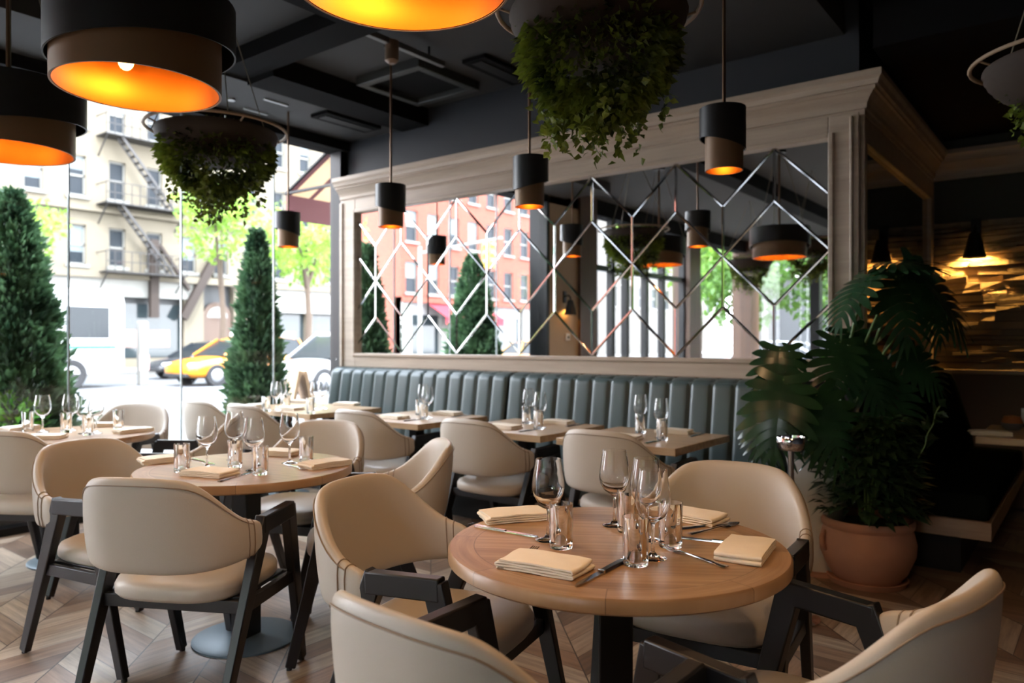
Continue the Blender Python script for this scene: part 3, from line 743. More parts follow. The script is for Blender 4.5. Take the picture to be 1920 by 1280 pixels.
for i, (cx, cz, lb) in enumerate(drums):
    x, y = W(cx, cz); drum((x,y,2.2), .35*i, lb, 'drum pendants over the round tables')
    for k in range(3):
        a = 2*PI*k/3+.5+.35*i; point('drum_bulb_light', (x+.17*math.cos(a), y+.17*math.sin(a), 2.2+.10), 4.4, WARM, .03)
def make_small():
    o = thing('cylinder_pendant', '', 'pendant lamp')
    ring_shell(MB(), .086, .003, 0, .26, 40).build('shade', M['shade_brown'], o, smooth=40)
    mb = ring_shell(MB(), .0825, .002, .001, .25, 40); mb.lathe([(.0,.245),(.081,.245),(.081,.25),(.0,.25)],40); mb.build('lining', M['gold'], o, smooth=40)
    mb = ring_shell(MB(), .105, .004, .125, .29, 40, .03, 1.0, (.006,.004)); mb.lathe([(.0,.28),(.103,.28),(.103,.286),(.0,.286)],40,(.006,.004,0)); mb.build('sleeve', M['shade_black'], o, smooth=40)
    MB().ball((0,0,.1),.026,sc=(1,1,1.2)).build('bulb', M['bulb2'], o, smooth=180)
    MB().cyl((0,0,0),.008,.285,CEIL-2.09,10).build('rod', M['brass'], o)
    MB().lathe([(.0,CEIL-2.115),(.05,CEIL-2.115),(.05,CEIL-2.09),(.0,CEIL-2.09)],20).build('ceiling_rose', M['shade_black'], o)
    return o
M['bulb2'] = emit('dim_warm_bulb', srgb(255,170,80), 14)
small = Kind(make_small)
for x, y, rz, lb in ((-1.37,3.37,2.6,'black and bronze cylinder pendant closest to the big plants'),(-2.64,3.57,.2,'black and bronze cylinder pendant second from the big plants, below the hanging fern'),(-3.86,3.61,2.2,'black and bronze cylinder pendant at the street end of the lattice mirror'),(-5.36,3.85,3.0,'small distant cylinder pendant hanging in front of the street glazing')):
    small((x,y,2.09), rz, lb, 'cylinder pendants along the banquette'); point('cylinder_light', (x,y,2.09+.045), 1.8, WARM, .02)
# wall lights
def make_sconce():
    o = thing('wall_sconce', '', 'wall lamp')
    MB().box(-.035,.035,-.015,0,.1,.26).build('back_plate', M['blackmetal'], o, bevel=.004)
    MB().tube([(0,-.01,.19),(0,-.07,.2),(0,-.1,.17),(0,-.1,.12)],.011,8).build('arm', M['blackmetal'], o)
    MB().lathe([(.0,.14),(.035,.135),(.045,.1),(.075,-.02),(.085,-.06),(.081,-.06),(.07,-.018),(.03,.1),(.0,.12)],28,(0,-.1,0)).build('shade', M['shade_black'], o, smooth=50)
    MB().ball((0,-.1,.02),.024).build('bulb', M['bulb2'], o, smooth=180)
    return o
sconce = Kind(make_sconce)
sconce((-.77,7.05,2.02),0,'black cone wall lamp glowing on the rough stone wall')
sconce((-5.70,1.0,1.72),PI/2,'black cone wall lamp on the tan pier seen in the mirror')
def spot(loc, power, ang, col, rot=(0,0,0), blend=.35, r=.02):
    l = bpy.data.lights.new('sconce_beam','SPOT'); l.energy = power; l.color = col; l.spot_size = ang; l.spot_blend = blend; l.shadow_soft_size = r
    o = bpy.data.objects.new('sconce_beam', l); COL.objects.link(o); o.location = loc; o.rotation_euler = rot; return o
spot((-.77,7.035,2.03), 32.0, math.radians(142), (1,.52,.12), blend=.3, r=.012); spot((-5.682,1.0,1.73), 2.5, math.radians(142), (1,.50,.12), blend=.08, r=.012)
sw = thing('wall_switch', 'small white square switch plate on the tan pier seen in the mirror', 'switch', (-5.70,.93,1.36))
MB().box(0,.02,-.045,.045,-.05,.05).build('body', M['white'], sw, bevel=.005); MB().box(.02,.022,-.02,.02,-.02,.015).build('display', M['kick'], sw)

# ================================================================ plants indoors
def rdir(up=0):
    while True:
        v = Vector((RND.uniform(-1,1),RND.uniform(-1,1),RND.uniform(-1,1)))
        if .05 < v.length < 1: v.normalize(); v.z += up; return v.normalized()
def foliage_ball(n, rad, ctr, L, wd, trail, seed):
    mb = MB(); rr = random.Random(seed)
    for i in range(n):
        d = rdir(); f = rr.uniform(.55,1)**.5; tp2 = 1 if d.z > 0 else 1-.35*d.z*d.z; p = Vector((d.x*rad[0]*f*tp2, d.y*rad[0]*f*tp2, d.z*rad[1]*f))+Vector(ctr)
        if p.z > ctr[2]+rad[1]*.75: continue
        o = Vector((d.x,d.y,d.z*.4-.35+rr.uniform(-.3,.3))); l = L*rr.uniform(.6,1.25)
        mb.leaf(p, o, rdir(.6), l, wd*rr.uniform(.7,1.2))
    for k in range(trail):      # hanging tendrils
        a = rr.uniform(0,2*PI); q = rad[0]*rr.uniform(.2,.95); p = Vector((ctr[0]+q*math.cos(a), ctr[1]+q*math.sin(a), ctr[2]-rad[1]*math.sqrt(max(0,1-(q/rad[0])**2))*.8))
        for j in range(rr.randint(4,12)):
            p = p+Vector((rr.uniform(-.012,.012),rr.uniform(-.012,.012),-.016)); mb.leaf(p, rdir(-.4), rdir(.4), L*rr.uniform(.6,1), wd)
    return mb
def basket(loc, label, seed, rad=(.30,.24), cz=-.16, n=2600, hoop=.375, trail=60):
    o = thing('hanging_planter', label, 'hanging plant', loc, seed*.7, 'hanging planters')
    MB().tube([(hoop*math.cos(2*PI*j/40),hoop*math.sin(2*PI*j/40),0) for j in range(40)],.009,8,loop=True).build('hoop', M['hoop'], o, smooth=180)
    mb = MB(); pr = []
    for k in range(13):
        f = k/12; pr.append((.325-.13*f*f+(.006 if k%2 else 0), -.015-.165*f))
    mb.lathe([(.0,-.03)]+[(.315,-.03)]+pr+[(.0,-.18)],40)
    mb.build('basket_weave', M['weave'], o, smooth=60)
    for k in range(3):
        a = 2*PI*k/3+.3; MB().tube([(hoop*math.cos(a),hoop*math.sin(a),0),(0,0,CEIL-loc[2])],.003,6).build('chain', M['cable'], o)
    for k in range(4):
        a = 2*PI*k/4; MB().tube([(hoop*math.cos(a),hoop*math.sin(a),0),(.29*math.cos(a),.29*math.sin(a),-.03)],.005,6).build('spoke', M['hoop'], o)
    foliage_ball(int(n*1.4), rad, (0,0,cz), .045, .03, trail, seed).build('foliage', M['ivy'], o, smooth=0)
    return o
def at_cam(cx, cz, z): x, y = W(cx,cz); return (x,y,z)
basket(at_cam(.318,2.80,2.53),'large leafy hanging planter with a rattan hoop in front of the moulded crown',1,(.285,.27),-.16,3400)
basket(at_cam(-1.66,4.25,2.49),'dark leafy hanging planter before the street glazing under the drum pendant',2,(.30,.23),-.15,2600)
basket(at_cam(2.40,3.24,2.52),'hanging planter with slatted basket at the picture edge over the booth',3,(.24,.16),-.08,900,.375,70)
basket((-4.01,-1.31,2.5),'hanging planter visible only in the lattice mirror beside the brown column',4,(.26,.24),-.14,1300)
basket((-2.71,.15,2.5),'hanging planter visible only in the lattice mirror next to the plant leaf',5,(.27,.24),-.14,1300)

def monstera_leaf(size, seed, droop=.35, cup=.12):
    """split leaf: heart outline, slits only in the outer half, midrib along +Y"""
    rr = random.Random(seed); mb = MB(); nf = 9; n = 10
    def surf(x, y):
        r2 = (x*x)/(size*size); return (x, y, -droop*size*(max(0,y)/size)**2 - cup*size*r2*2.2 + .03*size*abs(x)/size)
    def bound(k, q):
        f = k/nf; return size*(-.05+.92*f) + size*(-.16+.46*min(1,f*1.7))*q**1.5
    for sx in (-1,1):
        for k in range(nf):
            f = (k+.5)/nf; w = size*(.47*math.sin(PI*min(1,.20+.76*f))**.75)*rr.uniform(.95,1.03)
            cut = rr.uniform(.48,.74); vs = []
            for i in range(n+1):
                q = i/n; x = sx*w*q; a, b = bound(k,q), bound(k+1,q)
                if q > cut and k < nf-1: b -= size*.012*min(1,(q-cut)*4)
                if q > cut and k > 0: a += size*.006*min(1,(q-cut)*4)
                if q > .6: c = a*.4+b*.6; sk = 1-.82*((q-.6)/.4)**2; a, b = c-(c-a)*sk, c+(b-c)*sk
                wv = .028*size*q*(1-.4*q)
                vs += [surf(x,a), tuple(Vector(surf(x,b))+Vector((0,0,wv)))]
            fs = [(2*i,2*i+2,2*i+3,2*i+1) for i in range(n)]
            mb.add(vs, fs if sx > 0 else [tuple(reversed(f_)) for f_ in fs])
    mb.add([surf(-size*.06,size*.84),surf(size*.06,size*.84),surf(0,size*1.08)], [(0,1,2)])
    return mb
def orient(o, p, tip, face):
    """place a leaf at p so that its midrib runs towards tip and its upper side looks along face"""
    y = Vector(tip).normalized(); z = Vector(face); z = (z-y*z.dot(y)).normalized(); x = y.cross(z)
    m = Matrix((x,y,z)).transposed().to_4x4(); m.translation = Vector(p); o.matrix_world = m
def cv(x, z, up): a, b = W(x, z); return Vector((a,b,up))
mp = thing('monstera_plant', 'tall dark split-leaf plant in a pale tapered pot, reaching in front of the lattice mirror', 'potted plant', (-1.25,4.46,0))
B0 = Vector((-1.25,4.46,0))
MB().lathe([(.0,.0),(.10,.0),(.105,.02),(.15,.45),(.175,.62),(.18,.64),(.165,.64),(.15,.58),(.0,.58)],40).build('pot', M['palepot'], mp, smooth=40)
MB().lathe([(.0,.0),(.15,.0),(.15,.02),(.0,.02)],32).build('saucer', M['terra'], mp)
# leaves given by where they hang: (sideways, ahead, height, tip direction, facing, size)
LV = [(1468,3.95,1.10,(-.25,-.35,-.9),(-.35,-.9,.35),.44),(1442,4.02,.98,(-.3,-.3,-.9),(-.6,-.75,.3),.32),(1530,3.95,1.02,(.35,-.3,-.9),(.1,-.95,.3),.42),
      (1490,4.1,1.24,(-.55,-.35,-.35),(-.2,-.8,.7),.28),(1575,4.05,1.30,(-.2,-.4,-.85),(0,-.9,.5),.36),(1462,4.08,1.26,(-.25,-.4,-.8),(-.4,-.85,.4),.34),
      (1700,4.15,1.72,(.75,-.2,-.62),(.35,-.75,.6),.50),(1640,4.2,1.72,(.45,-.55,.10),(.1,-.5,.9),.34),(1625,4.15,1.66,(-.75,-.3,-.62),(-.45,-.1,.95),.38),
      (1680,4.15,1.66,(.15,-.35,-.95),(.1,-.95,.35),.42),(1735,4.2,1.60,(.35,-.25,-.9),(.3,-.85,.4),.34),(1600,4.15,1.26,(.4,-.4,-.8),(.1,-.9,.5),.38),
      (1650,4.2,1.12,(.5,-.3,-.75),(.2,-.9,.45),.40),(1560,4.1,.96,(-.4,-.35,-.85),(-.2,-.9,.4),.34),(1635,4.1,.90,(.3,-.4,-.8),(.1,-.9,.4),.36),
      (1590,4.25,1.36,(.2,-.3,-.8),(.0,-.9,.4),.34),(1690,4.3,1.24,(.7,-.2,-.5),(.2,-.9,.5),.34),(1545,4.25,.72,(-.2,-.3,-.9),(-.3,-.9,.3),.26)][:-1]
for i, (pxx, d, zz, tip, face, size) in enumerate(LV):
    x, y = sight(pxx, d); p = Vector((x,y,zz))
    lf = monstera_leaf(size, 40+i, .3, .14).build('leaf', M['monstera'], None, smooth=60)
    orient(lf, p-B0, cv(tip[0],-tip[1]*-1,tip[2]), cv(face[0],face[1],face[2])); lf.parent = mp
    q0 = Vector((RND.uniform(-.05,.05),RND.uniform(-.05,.05),.6)); q1 = p-B0; mid = (q0+q1)/2+Vector((RND.uniform(-.05,.05),RND.uniform(-.03,.05),.12))
    pts = [q0.lerp(mid,k/4).lerp(mid.lerp(q1,k/4),k/4) for k in range(5)]
    MB().tube(pts,[.011,.010,.009,.008,.006],7).build('leaf_stem', M['stem'], mp, smooth=180)
# bushy plant in the terracotta pot
TP = Vector((-.99,4.42,0))
tp_ = thing('potted_shrub', 'bushy dark-leaved plant in a round terracotta pot on a saucer', 'potted plant', TP)
MB().lathe([(.0,.022),(.165,.022),(.20,.07),(.238,.16),(.243,.22),(.228,.285),(.222,.30),(.232,.31),(.236,.335),(.225,.35),(.205,.345),(.20,.30),(.0,.29)],56).build('pot', M['terra'], tp_, smooth=50)
MB().lathe([(.0,.0),(.19,.0),(.205,.03),(.196,.032),(.18,.022),(.0,.022)],48).build('saucer', M['terra'], tp_, smooth=40)
for a in (-2.35,.8):
    c, s_ = math.cos(a), math.sin(a)
    MB().tube([(.232*c-.03*-s_, .232*s_-.03*c,.275),(.262*c,.262*s_,.25),(.262*c,.262*s_,.215),(.238*c,.238*s_,.185)],.013,8).build('handle', M['terra'], tp_, smooth=180)
MB().lathe([(.0,.315),(.12,.318),(.2,.31),(.2,.30),(.0,.30)],32).build('soil', M['soil'], tp_)
mb = MB(); rr = random.Random(5)
for i in range(1100):
    a = rr.uniform(0,2*PI); h = rr.uniform(.02,1)**.8; R_ = (.27-.10*h)*rr.uniform(.2,1)**.5; z = .34+h*.56
    p = Vector((R_*math.cos(a),R_*math.sin(a),z)); d = Vector((math.cos(a),math.sin(a),rr.uniform(-.3,.7)))
    mb.leaf(p, d, Vector((0,0,1))+.4*rdir(), rr.uniform(.06,.12), rr.uniform(.035,.06), .2, .3)
mb.build('foliage', M['bush'], tp_, smooth=0)
mb = MB()
for k in range(9):
    a = rr.uniform(0,2*PI); mb.tube([(.03*math.cos(a),.03*math.sin(a),.31),(.07*math.cos(a),.07*math.sin(a),.6),(.12*math.cos(a),.12*math.sin(a),.85)],.006,6)
mb.build('stems', M['stem'], tp_)
# trailing vine rising beside it
mb = MB(); p = Vector((.12,.05,.33)); ms = [p.copy()]
for k in range(34):
    p = p+Vector((.006+.004*math.sin(k),.002,.0185)); ms.append(p.copy()); mb.leaf(p, rdir(.1), rdir(.6), rr.uniform(.06,.1), rr.uniform(.045,.07))
vn = MB().tube(ms,.004,6).build('vine_stem', M['stem'], tp_); mb.build('vine_leaves', M['bush'], vn, smooth=0)
# chrome stand
x, y = sight(1483, 3.55); cs = thing('chrome_stand', 'slim chrome stand with a shiny cup on top, behind the beige chair', 'stand', (x,y,0))
MB().lathe([(.0,0),(.13,0),(.13,.008),(.03,.02),(.0,.025)],40).build('base', M['chrome'], cs, smooth=40)
MB().cyl((0,0,0),.0145,.015,.80,20).build('pole', M['chrome'], cs, smooth=40)
MB().lathe([(.0,.79),(.05,.79),(.062,.80),(.066,.85),(.063,.853),(.058,.81),(.0,.80)],36).build('cup', M['chrome'], cs, smooth=50)
# small pots on the south sill seen in the mirror
for i, (x, lb) in enumerate(((-5.1,'terracotta potted plant on the rear window sill next to the tan post'),(-4.2,'second terracotta potted plant on the rear window sill'),(-3.3,'third terracotta potted plant on the rear window sill'))):
    o = thing('sill_plant', lb, 'potted plant', (x,-5.985+.0,.62)); 
    MB().lathe([(.0,0),(.07,0),(.1,.12),(.105,.2),(.095,.2),(.09,.17),(.0,.17)],24,(0,.0,0)).build('pot', M['terra'], o)
    mb = MB()
    for k in range(90): mb.leaf((RND.uniform(-.08,.08),RND.uniform(-.05,.06),.2+RND.uniform(0,.2)), rdir(.6), rdir(.5), RND.uniform(.1,.18), .05)
    mb.build('foliage', M['shrub'], o, smooth=0)
# ================================================================ outside
M['asphalt'] = plain('asphalt', srgb(88,89,91), .9, var=.08, scale=.6)
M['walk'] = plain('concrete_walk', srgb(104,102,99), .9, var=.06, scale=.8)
slab('street', -32.8, -10.2, -70, 70, -.3, -.14, M['asphalt'])
slab('street_cross', -32.8, 40, -25, -13, -.32, -.145, M['asphalt'])
slab('sidewalk_near', -10.2, -5.86, -12.5, 70, -.3, -.01, M['walk']); slab('sidewalk_south', -10.2, 30, -12.5, -6.2, -.3, -.012, plain('dark_paving', srgb(70,68,66), .9, var=.12, scale=1.2))  # south strip has a darker paving tone
slab('sidewalk_far', -40, -32.8, -70, 70, -.3, 0, M['walk'])
slab('sidewalk_block', -10, 30, -60, -25.5, -.3, 0, M['walk'])
wl = plain('road_paint', srgb(150,150,148), .7)
for k in range(9): struct(MB().box(-31+2.2*k,-30.1+2.2*k,-11.8,-9.0,-.14,-.136).build('crosswalk_stripe_marking', wl, smooth=0))
for k in range(10): struct(MB().box(-21.6,-21.45,-2+6*k,1+6*k,-.14,-.136).build('lane_line_marking', wl, smooth=0))
M['cream'] = plain('cream_render', srgb(98,91,78), .85, var=.06, scale=.5)
M['brickred'] = None
t = NT('red_brick'); br = t.n('ShaderNodeTexBrick', {'Vector':t.mapping(t.coord(), (1,1,1), (0,0,0)),'Color1':srgb(124,58,42),'Color2':srgb(106,48,36),'Mortar':srgb(116,80,66),'Scale':3.0,'Mortar Size':.01})
xyz = t.n('ShaderNodeSeparateXYZ', {0:t.coord()}); cvv = t.n('ShaderNodeCombineXYZ', {0:t.math('ADD', xyz.outputs[1], xyz.outputs[0]), 1:xyz.outputs[2], 2:0.0}); t.set(br.inputs['Vector'], cvv)
M['brickred'] = t.pbr(Base_Color=br.outputs[0], Roughness=.9)
M['stonelight'] = plain('pale_stone', srgb(128,127,123), .8, var=.05, scale=.8)
M['wframe'] = plain('window_white_frame', srgb(104,104,100), .6); M['wpane'] = plain('window_dark_glass', srgb(30,36,42), .35, .0, Specular_IOR_Level=.15)
M['blind'] = plain('window_pale_blind', srgb(84,94,98), .5)
M['iron'] = plain('fire_escape_iron', srgb(42,40,40), .6)
def facade(name, label, x, y0, y1, top, cols, rows, ww, wmat, base_z=4.4, face=1, depth=8, axis='x', frame=None):
    """wall facing +x (axis x) or +y (axis y) with true window openings; the windows are parts"""
    o = thing(name, label, 'building', (0,0,0))
    def T(a, b, z): return (x+face*b, a, z) if axis == 'x' else (a, x+face*b, z)
    ys = sorted({y0,y1} | {c+s_*ww/2 for c in cols for s_ in (-1,1)}); zs_ = sorted({base_z,top} | {z for r in rows for z in r})
    mb = MB(); isw = lambda a,b,lo,hi: any(abs((a+b)/2-c) < ww/2 for c in cols) and any(lo >= r[0]-1e-6 and hi <= r[1]+1e-6 for r in rows)
    for a, b in zip(ys,ys[1:]):
        for lo, hi in zip(zs_,zs_[1:]):
            if isw(a,b,lo,hi):
                for e in ([(a,0,lo),(a,-.25,lo),(a,-.25,hi),(a,0,hi)],[(b,0,lo),(b,0,hi),(b,-.25,hi),(b,-.25,lo)],[(a,0,lo),(b,0,lo),(b,-.25,lo),(a,-.25,lo)],[(a,0,hi),(a,-.25,hi),(b,-.25,hi),(b,0,hi)]):
                    mb.add([T(*q) for q in e],[(0,1,2,3)])
            else: mb.add([T(a,0,lo),T(b,0,lo),T(b,0,hi),T(a,0,hi)],[(0,1,2,3)])
    for e in ([(y0,0),(y0,-depth)],[(y1,0),(y1,-depth)]): mb.add([T(e[0][0],e[0][1],0),T(e[1][0],e[1][1],0),T(e[1][0],e[1][1],top),T(e[0][0],e[0][1],top)],[(0,1,2,3)])
    mb.add([T(y0,0,top),T(y1,0,top),T(y1,-depth,top),T(y0,-depth,top)],[(0,1,2,3)])
    mb.build('wall', wmat, o, smooth=0)
    fm = frame or M['wframe']
    def bx(mbb, a0,a1,b0,b1,z0,z1):
        p, q = T(a0,b0,z0), T(a1,b1,z1); mbb.box(min(p[0],q[0]),max(p[0],q[0]),min(p[1],q[1]),max(p[1],q[1]),z0,z1)
    for r in rows:
        for c in cols:
            f = MB(); a, b = c-ww/2, c+ww/2; m = (r[0]+r[1])/2
            for q in ((a,a+.08,r[0],r[1]),(b-.08,b,r[0],r[1]),(a,b,r[0],r[0]+.08),(a,b,r[1]-.08,r[1]),(a,b,m-.05,m+.05)): bx(f,q[0],q[1],-.24,-.12,q[2],q[3])
            bx(f,a-.12,b+.12,-.05,.14,r[0]-.16,r[0])
            w_ = f.build('window', fm, o, smooth=0)
            g = MB(); bx(g,a+.05,b-.05,-.22,-.18,r[0]+.05,r[1]-.05); g.build('pane', M['wpane'], w_, smooth=0)
            if RND.random() < .45:
                g = MB(); bx(g,a+.08,b-.08,-.175,-.165,m-RND.uniform(-.3,.5),r[1]-.08); g.build('blind', M['blind'], w_, smooth=0)
    return o, T, bx
ROWS = [(4.95,6.83),(8.2,10.1),(11.5,13.3),(14.8,16.6),(18.0,19.8)]
cb, T, bx = facade('apartment_building', 'pale cream apartment building with dark sash windows across the street', -38, 4, 52, 21.5, [6.3+1.85*k for k in range(24)], ROWS, .80, M['cream'])
mb = MB(); bx(mb,4,52,-.02,.35,4.35,4.7); bx(mb,4,52,-.02,.3,7.5,7.65); bx(mb,4,52,0,.6,20.9,21.5); mb.build('cornice', M['cream'], cb, smooth=0)
mb = MB(); bx(mb,4,21.3,0,.12,3.5,4.35); bx(mb,24.4,40,0,.12,3.0,4.35); mb.build('sign_band', M['stonelight'], cb, smooth=0)
mb = MB(); bx(mb,4,52,-.6,-.4,0,4.4); mb.build('shopfront_back_wall', plain('shop_dark', srgb(46,48,50), .5), cb, smooth=0)
shopg = plain('shop_glass', srgb(44,52,55), .08)
for k, (a,b) in enumerate(((5,8.6),(9,12.6),(13,16.8),(17.2,20.8),(25,28.6),(29,32.6),(33.5,37.5))):
    mb = MB(); bx(mb,a,b,-.35,-.3,.5,3.2 if b<24 else 2.9); sw_ = mb.build('shop_window', shopg, cb, smooth=0)
    mb = MB(); bx(mb,a+.4,b-.6,-.29,-.27,1.0,1.9); mb.build('display', plain('shop_display%d'%k, [srgb(120,76,76),srgb(120,118,108),srgb(90,104,110),srgb(120,98,92),srgb(110,116,122),srgb(98,92,86),srgb(116,116,116)][k], .6), sw_, smooth=0)
mb = MB()
for a,b in ((4,5),(8.6,9),(12.6,13),(16.8,17.2),(20.8,21.9),(23.7,25),(28.6,29),(32.6,33.5),(37.5,52)): bx(mb,a,b,-.45,.05,0,4.4)
bx(mb,4,52,-.45,0,0,.45); mb.build('shopfront_piers', M['cream'], cb, smooth=0)
mb = MB(); pts = [(21.95,0),(23.65,0),(23.65,2.6)]+[(22.8+.85*math.cos(a*PI/10),2.6+.85*math.sin(a*PI/10)) for a in range(1,10)]+[(21.95,2.6)]
mb.loft([[T(a,-.2,z) for a,z in pts],[T(a,-.12,z) for a,z in pts]]); dr = mb.build('arched_door', plain('dark_oak_door', srgb(70,52,40), .5), cb, smooth=0)
mb = MB(); pts = [(22.8+.6*math.cos(a*PI/10),2.6+.6*math.sin(a*PI/10)) for a in range(0,11)]; mb.loft([[T(a,-.13,z) for a,z in pts],[T(a,-.1,z) for a,z in pts]]); mb.build('fanlight', M['stonelight'], dr, smooth=0)
def fire_escape(y0, y1, label):
    o = thing('fire_escape', label, 'fire escape', (-38,(y0+y1)/2,4.6)); L = (y1-y0)/2
    for k in range(3):
        z = 3.27*k; mb = MB().box(0,1.1,-L,L,z,z+.06)
        for zz in (.5,1.0): mb.box(1.06,1.1,-L,L,z+zz,z+zz+.04)
        n = 10
        for j in range(n+1): y = -L+2*L*j/n; mb.box(1.06,1.1,y-.015,y+.015,z,z+1)
        for y in (-L,L-.04): mb.box(0,1.1,y,y+.04,z+.96,z+1)
        mb.bar((0,-L+.1,z-.9),(1.0,-L+.1,z),.05,.05,side=(0,1,0)).bar((0,L-.1,z-.9),(1.0,L-.1,z),.05,.05,side=(0,1,0))
        mb.build('landing', M['iron'], o, smooth=0)
        if k < 2:
            mb = MB()
            for s_ in (.45,.95): mb.bar((s_,L*.7,z+.05),(s_,-L*.6,z+3.27),.05,.12,side=(1,0,0))
            for j in range(12):
                f = j/12; mb.box(.45,.95,L*.7-1.3*L*f-.1,L*.7-1.3*L*f+.1,z+3.27*f,z+3.27*f+.03)
            mb.build('ladder', M['iron'], o, smooth=0)
    return o
fire_escape(16.4,20.4,'dark iron fire escape with slanting stairs on the cream facade')
M['reflection_brown'] = plain('reflection_dark_brown', srgb(40,30,24), .8)  # dark bars at the facade stand in for a reflection in the window glass
br_ = thing('reflection_bar', 'upright dark brown bar over the shops, standing in for a glass reflection', 'post', (-37.7,19.06,2.5))
MB().bar((0,0,0),(0,0,3.95),.42,.3,side=(0,1,0)).build('post', M['reflection_brown'], br_, smooth=0); MB().bar((0,.3,3.7),(0,1.9,-.1+1.6),.16,.16,side=(1,0,0)).build('thin_bar', M['reflection_brown'], br_, smooth=0)
br_ = thing('reflection_bar', 'slanting dark brown bar next to the upright one, standing in for a glass reflection', 'post', (-37.7,20.6,2.5))
MB().bar((0,0,0),(0,1.9,3.5),.42,.3,side=(0,1,0)).build('post', M['reflection_brown'], br_, smooth=0); MB().bar((0,2.0,3.5),(0,2.3,0),.14,.14,side=(1,0,0)).build('thin_bar', M['reflection_brown'], br_, smooth=0)
rb, T, bx = facade('brick_building', 'red brick walk-up building reflected in the lattice mirror', -38, -52, -27, 19.5, [-50+2.2*k for k in range(11)], [(4.7,6.9),(8.3,10.5),(11.9,14.1),(15.3,17.4)], 1.15, M['brickred'], depth=14)
mb = MB(); bx(mb,-52,-27,0,.5,18.9,19.5); bx(mb,-52,-27,0,.3,4.05,4.4); mb.build('cornice', M['brickred'], rb, smooth=0)
mb = MB(); bx(mb,-52,-27,-.6,-.4,0,4.4); mb.build('shopfront_back_wall', plain('shop_pale', srgb(150,150,150), .5), rb, smooth=0)
for a,b in ((-51,-47),(-46,-42),(-41,-37),(-36,-32),(-31,-28)):
    mb = MB(); bx(mb,a,b,-.35,-.3,.4,3.2); mb.build('shop_window', shopg, rb, smooth=0)
mb = MB()
for a,b in ((-52,-51),(-47,-46),(-42,-41),(-37,-36),(-32,-31),(-28,-27)): bx(mb,a,b,-.45,.05,0,4.4)
mb.build('shopfront_piers', M['stonelight'], rb, smooth=0)
def awning(name, label, x, y0, y1, z1, z0, out, face, mats, stripes, val=.3, n=None):
    o = thing(name, label, 'awning', (x,(y0+y1)/2,z0)); L = (y1-y0)/2; mb = MB(); n = n or 12
    for k in range(n):
        mb.mi = k % 2 if stripes else 0; pt = 2*L/(n//2)
        a, b = (-L+pt*(k//2)+(.21*pt if k%2 else 0), -L+pt*(k//2)+(pt if k%2 else .21*pt))
        mb.add([(0,a,z1-z0),(0,b,z1-z0),(face*out,b,0),(face*out,a,0),(0,a,z1-z0-.02),(0,b,z1-z0-.02),(face*out,b,-.02),(face*out,a,-.02)],[(0,1,2,3),(7,6,5,4)])
    mb.build('canopy', mats, o, smooth=0)
    MB().box(min(face*out,face*out-.02*face),max(face*out,face*out-.02*face),-L,L,-val,.0).build('valance', mats[0], o, smooth=0)
    mb = MB()
    for y in (-L,L): mb.tube([(0,y,z1-z0),(face*out,y,0)],.02,6).tube([(0,y,0),(face*out,y,0)],.018,6)
    mb.tube([(face*out,-L,0),(face*out,L,0)],.02,6).build('awning_frame', M['blackmetal'], o); return o
M['maroon'] = plain('maroon_canvas', srgb(74,28,34), .8); M['ecru'] = plain('ecru_canvas', srgb(196,166,130), .8); M['redcanvas'] = plain('red_canvas', srgb(150,24,40), .8)
awning('striped_awning', 'maroon and ecru striped awning just outside the window corner', -5.98, 4.84, 7.64, 3.25, 2.86, .80, -1, [M['maroon'],M['ecru']], True, .27, 20)
awning('shop_awning', 'red shop awning on the brick building in the mirror', -37.9, -36, -29.5, 4.0, 3.0, 1.8, 1, [M['redcanvas'],M['redcanvas']], False, .5)
M['greystone'] = plain('grey_stone', srgb(84,82,78), .85, var=.12, scale=.6)
sb, T, bx = facade('stone_building', 'low pale stone corner shop reflected between the brown columns', -27, -14, 26, 6.2, [-12+2.6*k for k in range(14)], [(4.7,5.6)], 1.3, M['stonelight'], axis='y', depth=8)
mb = MB(); bx(mb,-14,26,-.5,-.3,0,4.4); mb.build('shopfront_back_wall', plain('shop_grey', srgb(52,54,56), .5), sb, smooth=0)
mb = MB()
for k in range(7): bx(mb,-14+6*k,-12.6+6*k,-.4,.05,0,4.4)
mb.build('shopfront_piers', M['greystone'], sb, smooth=0)

fb, T, bx = facade('office_building', 'plain grey building far along the avenue, glimpsed between the door frames in the mirror', -38, -84, -53, 17, [-82+2.9*k for k in range(10)], [(4.8,7.0),(8.4,10.6),(12,14.2)], 1.4, M['greystone'])
mb = MB(); bx(mb,-84,-53,-.4,0,0,4.4); mb.build('ground_floor', M['greystone'], fb, smooth=0)
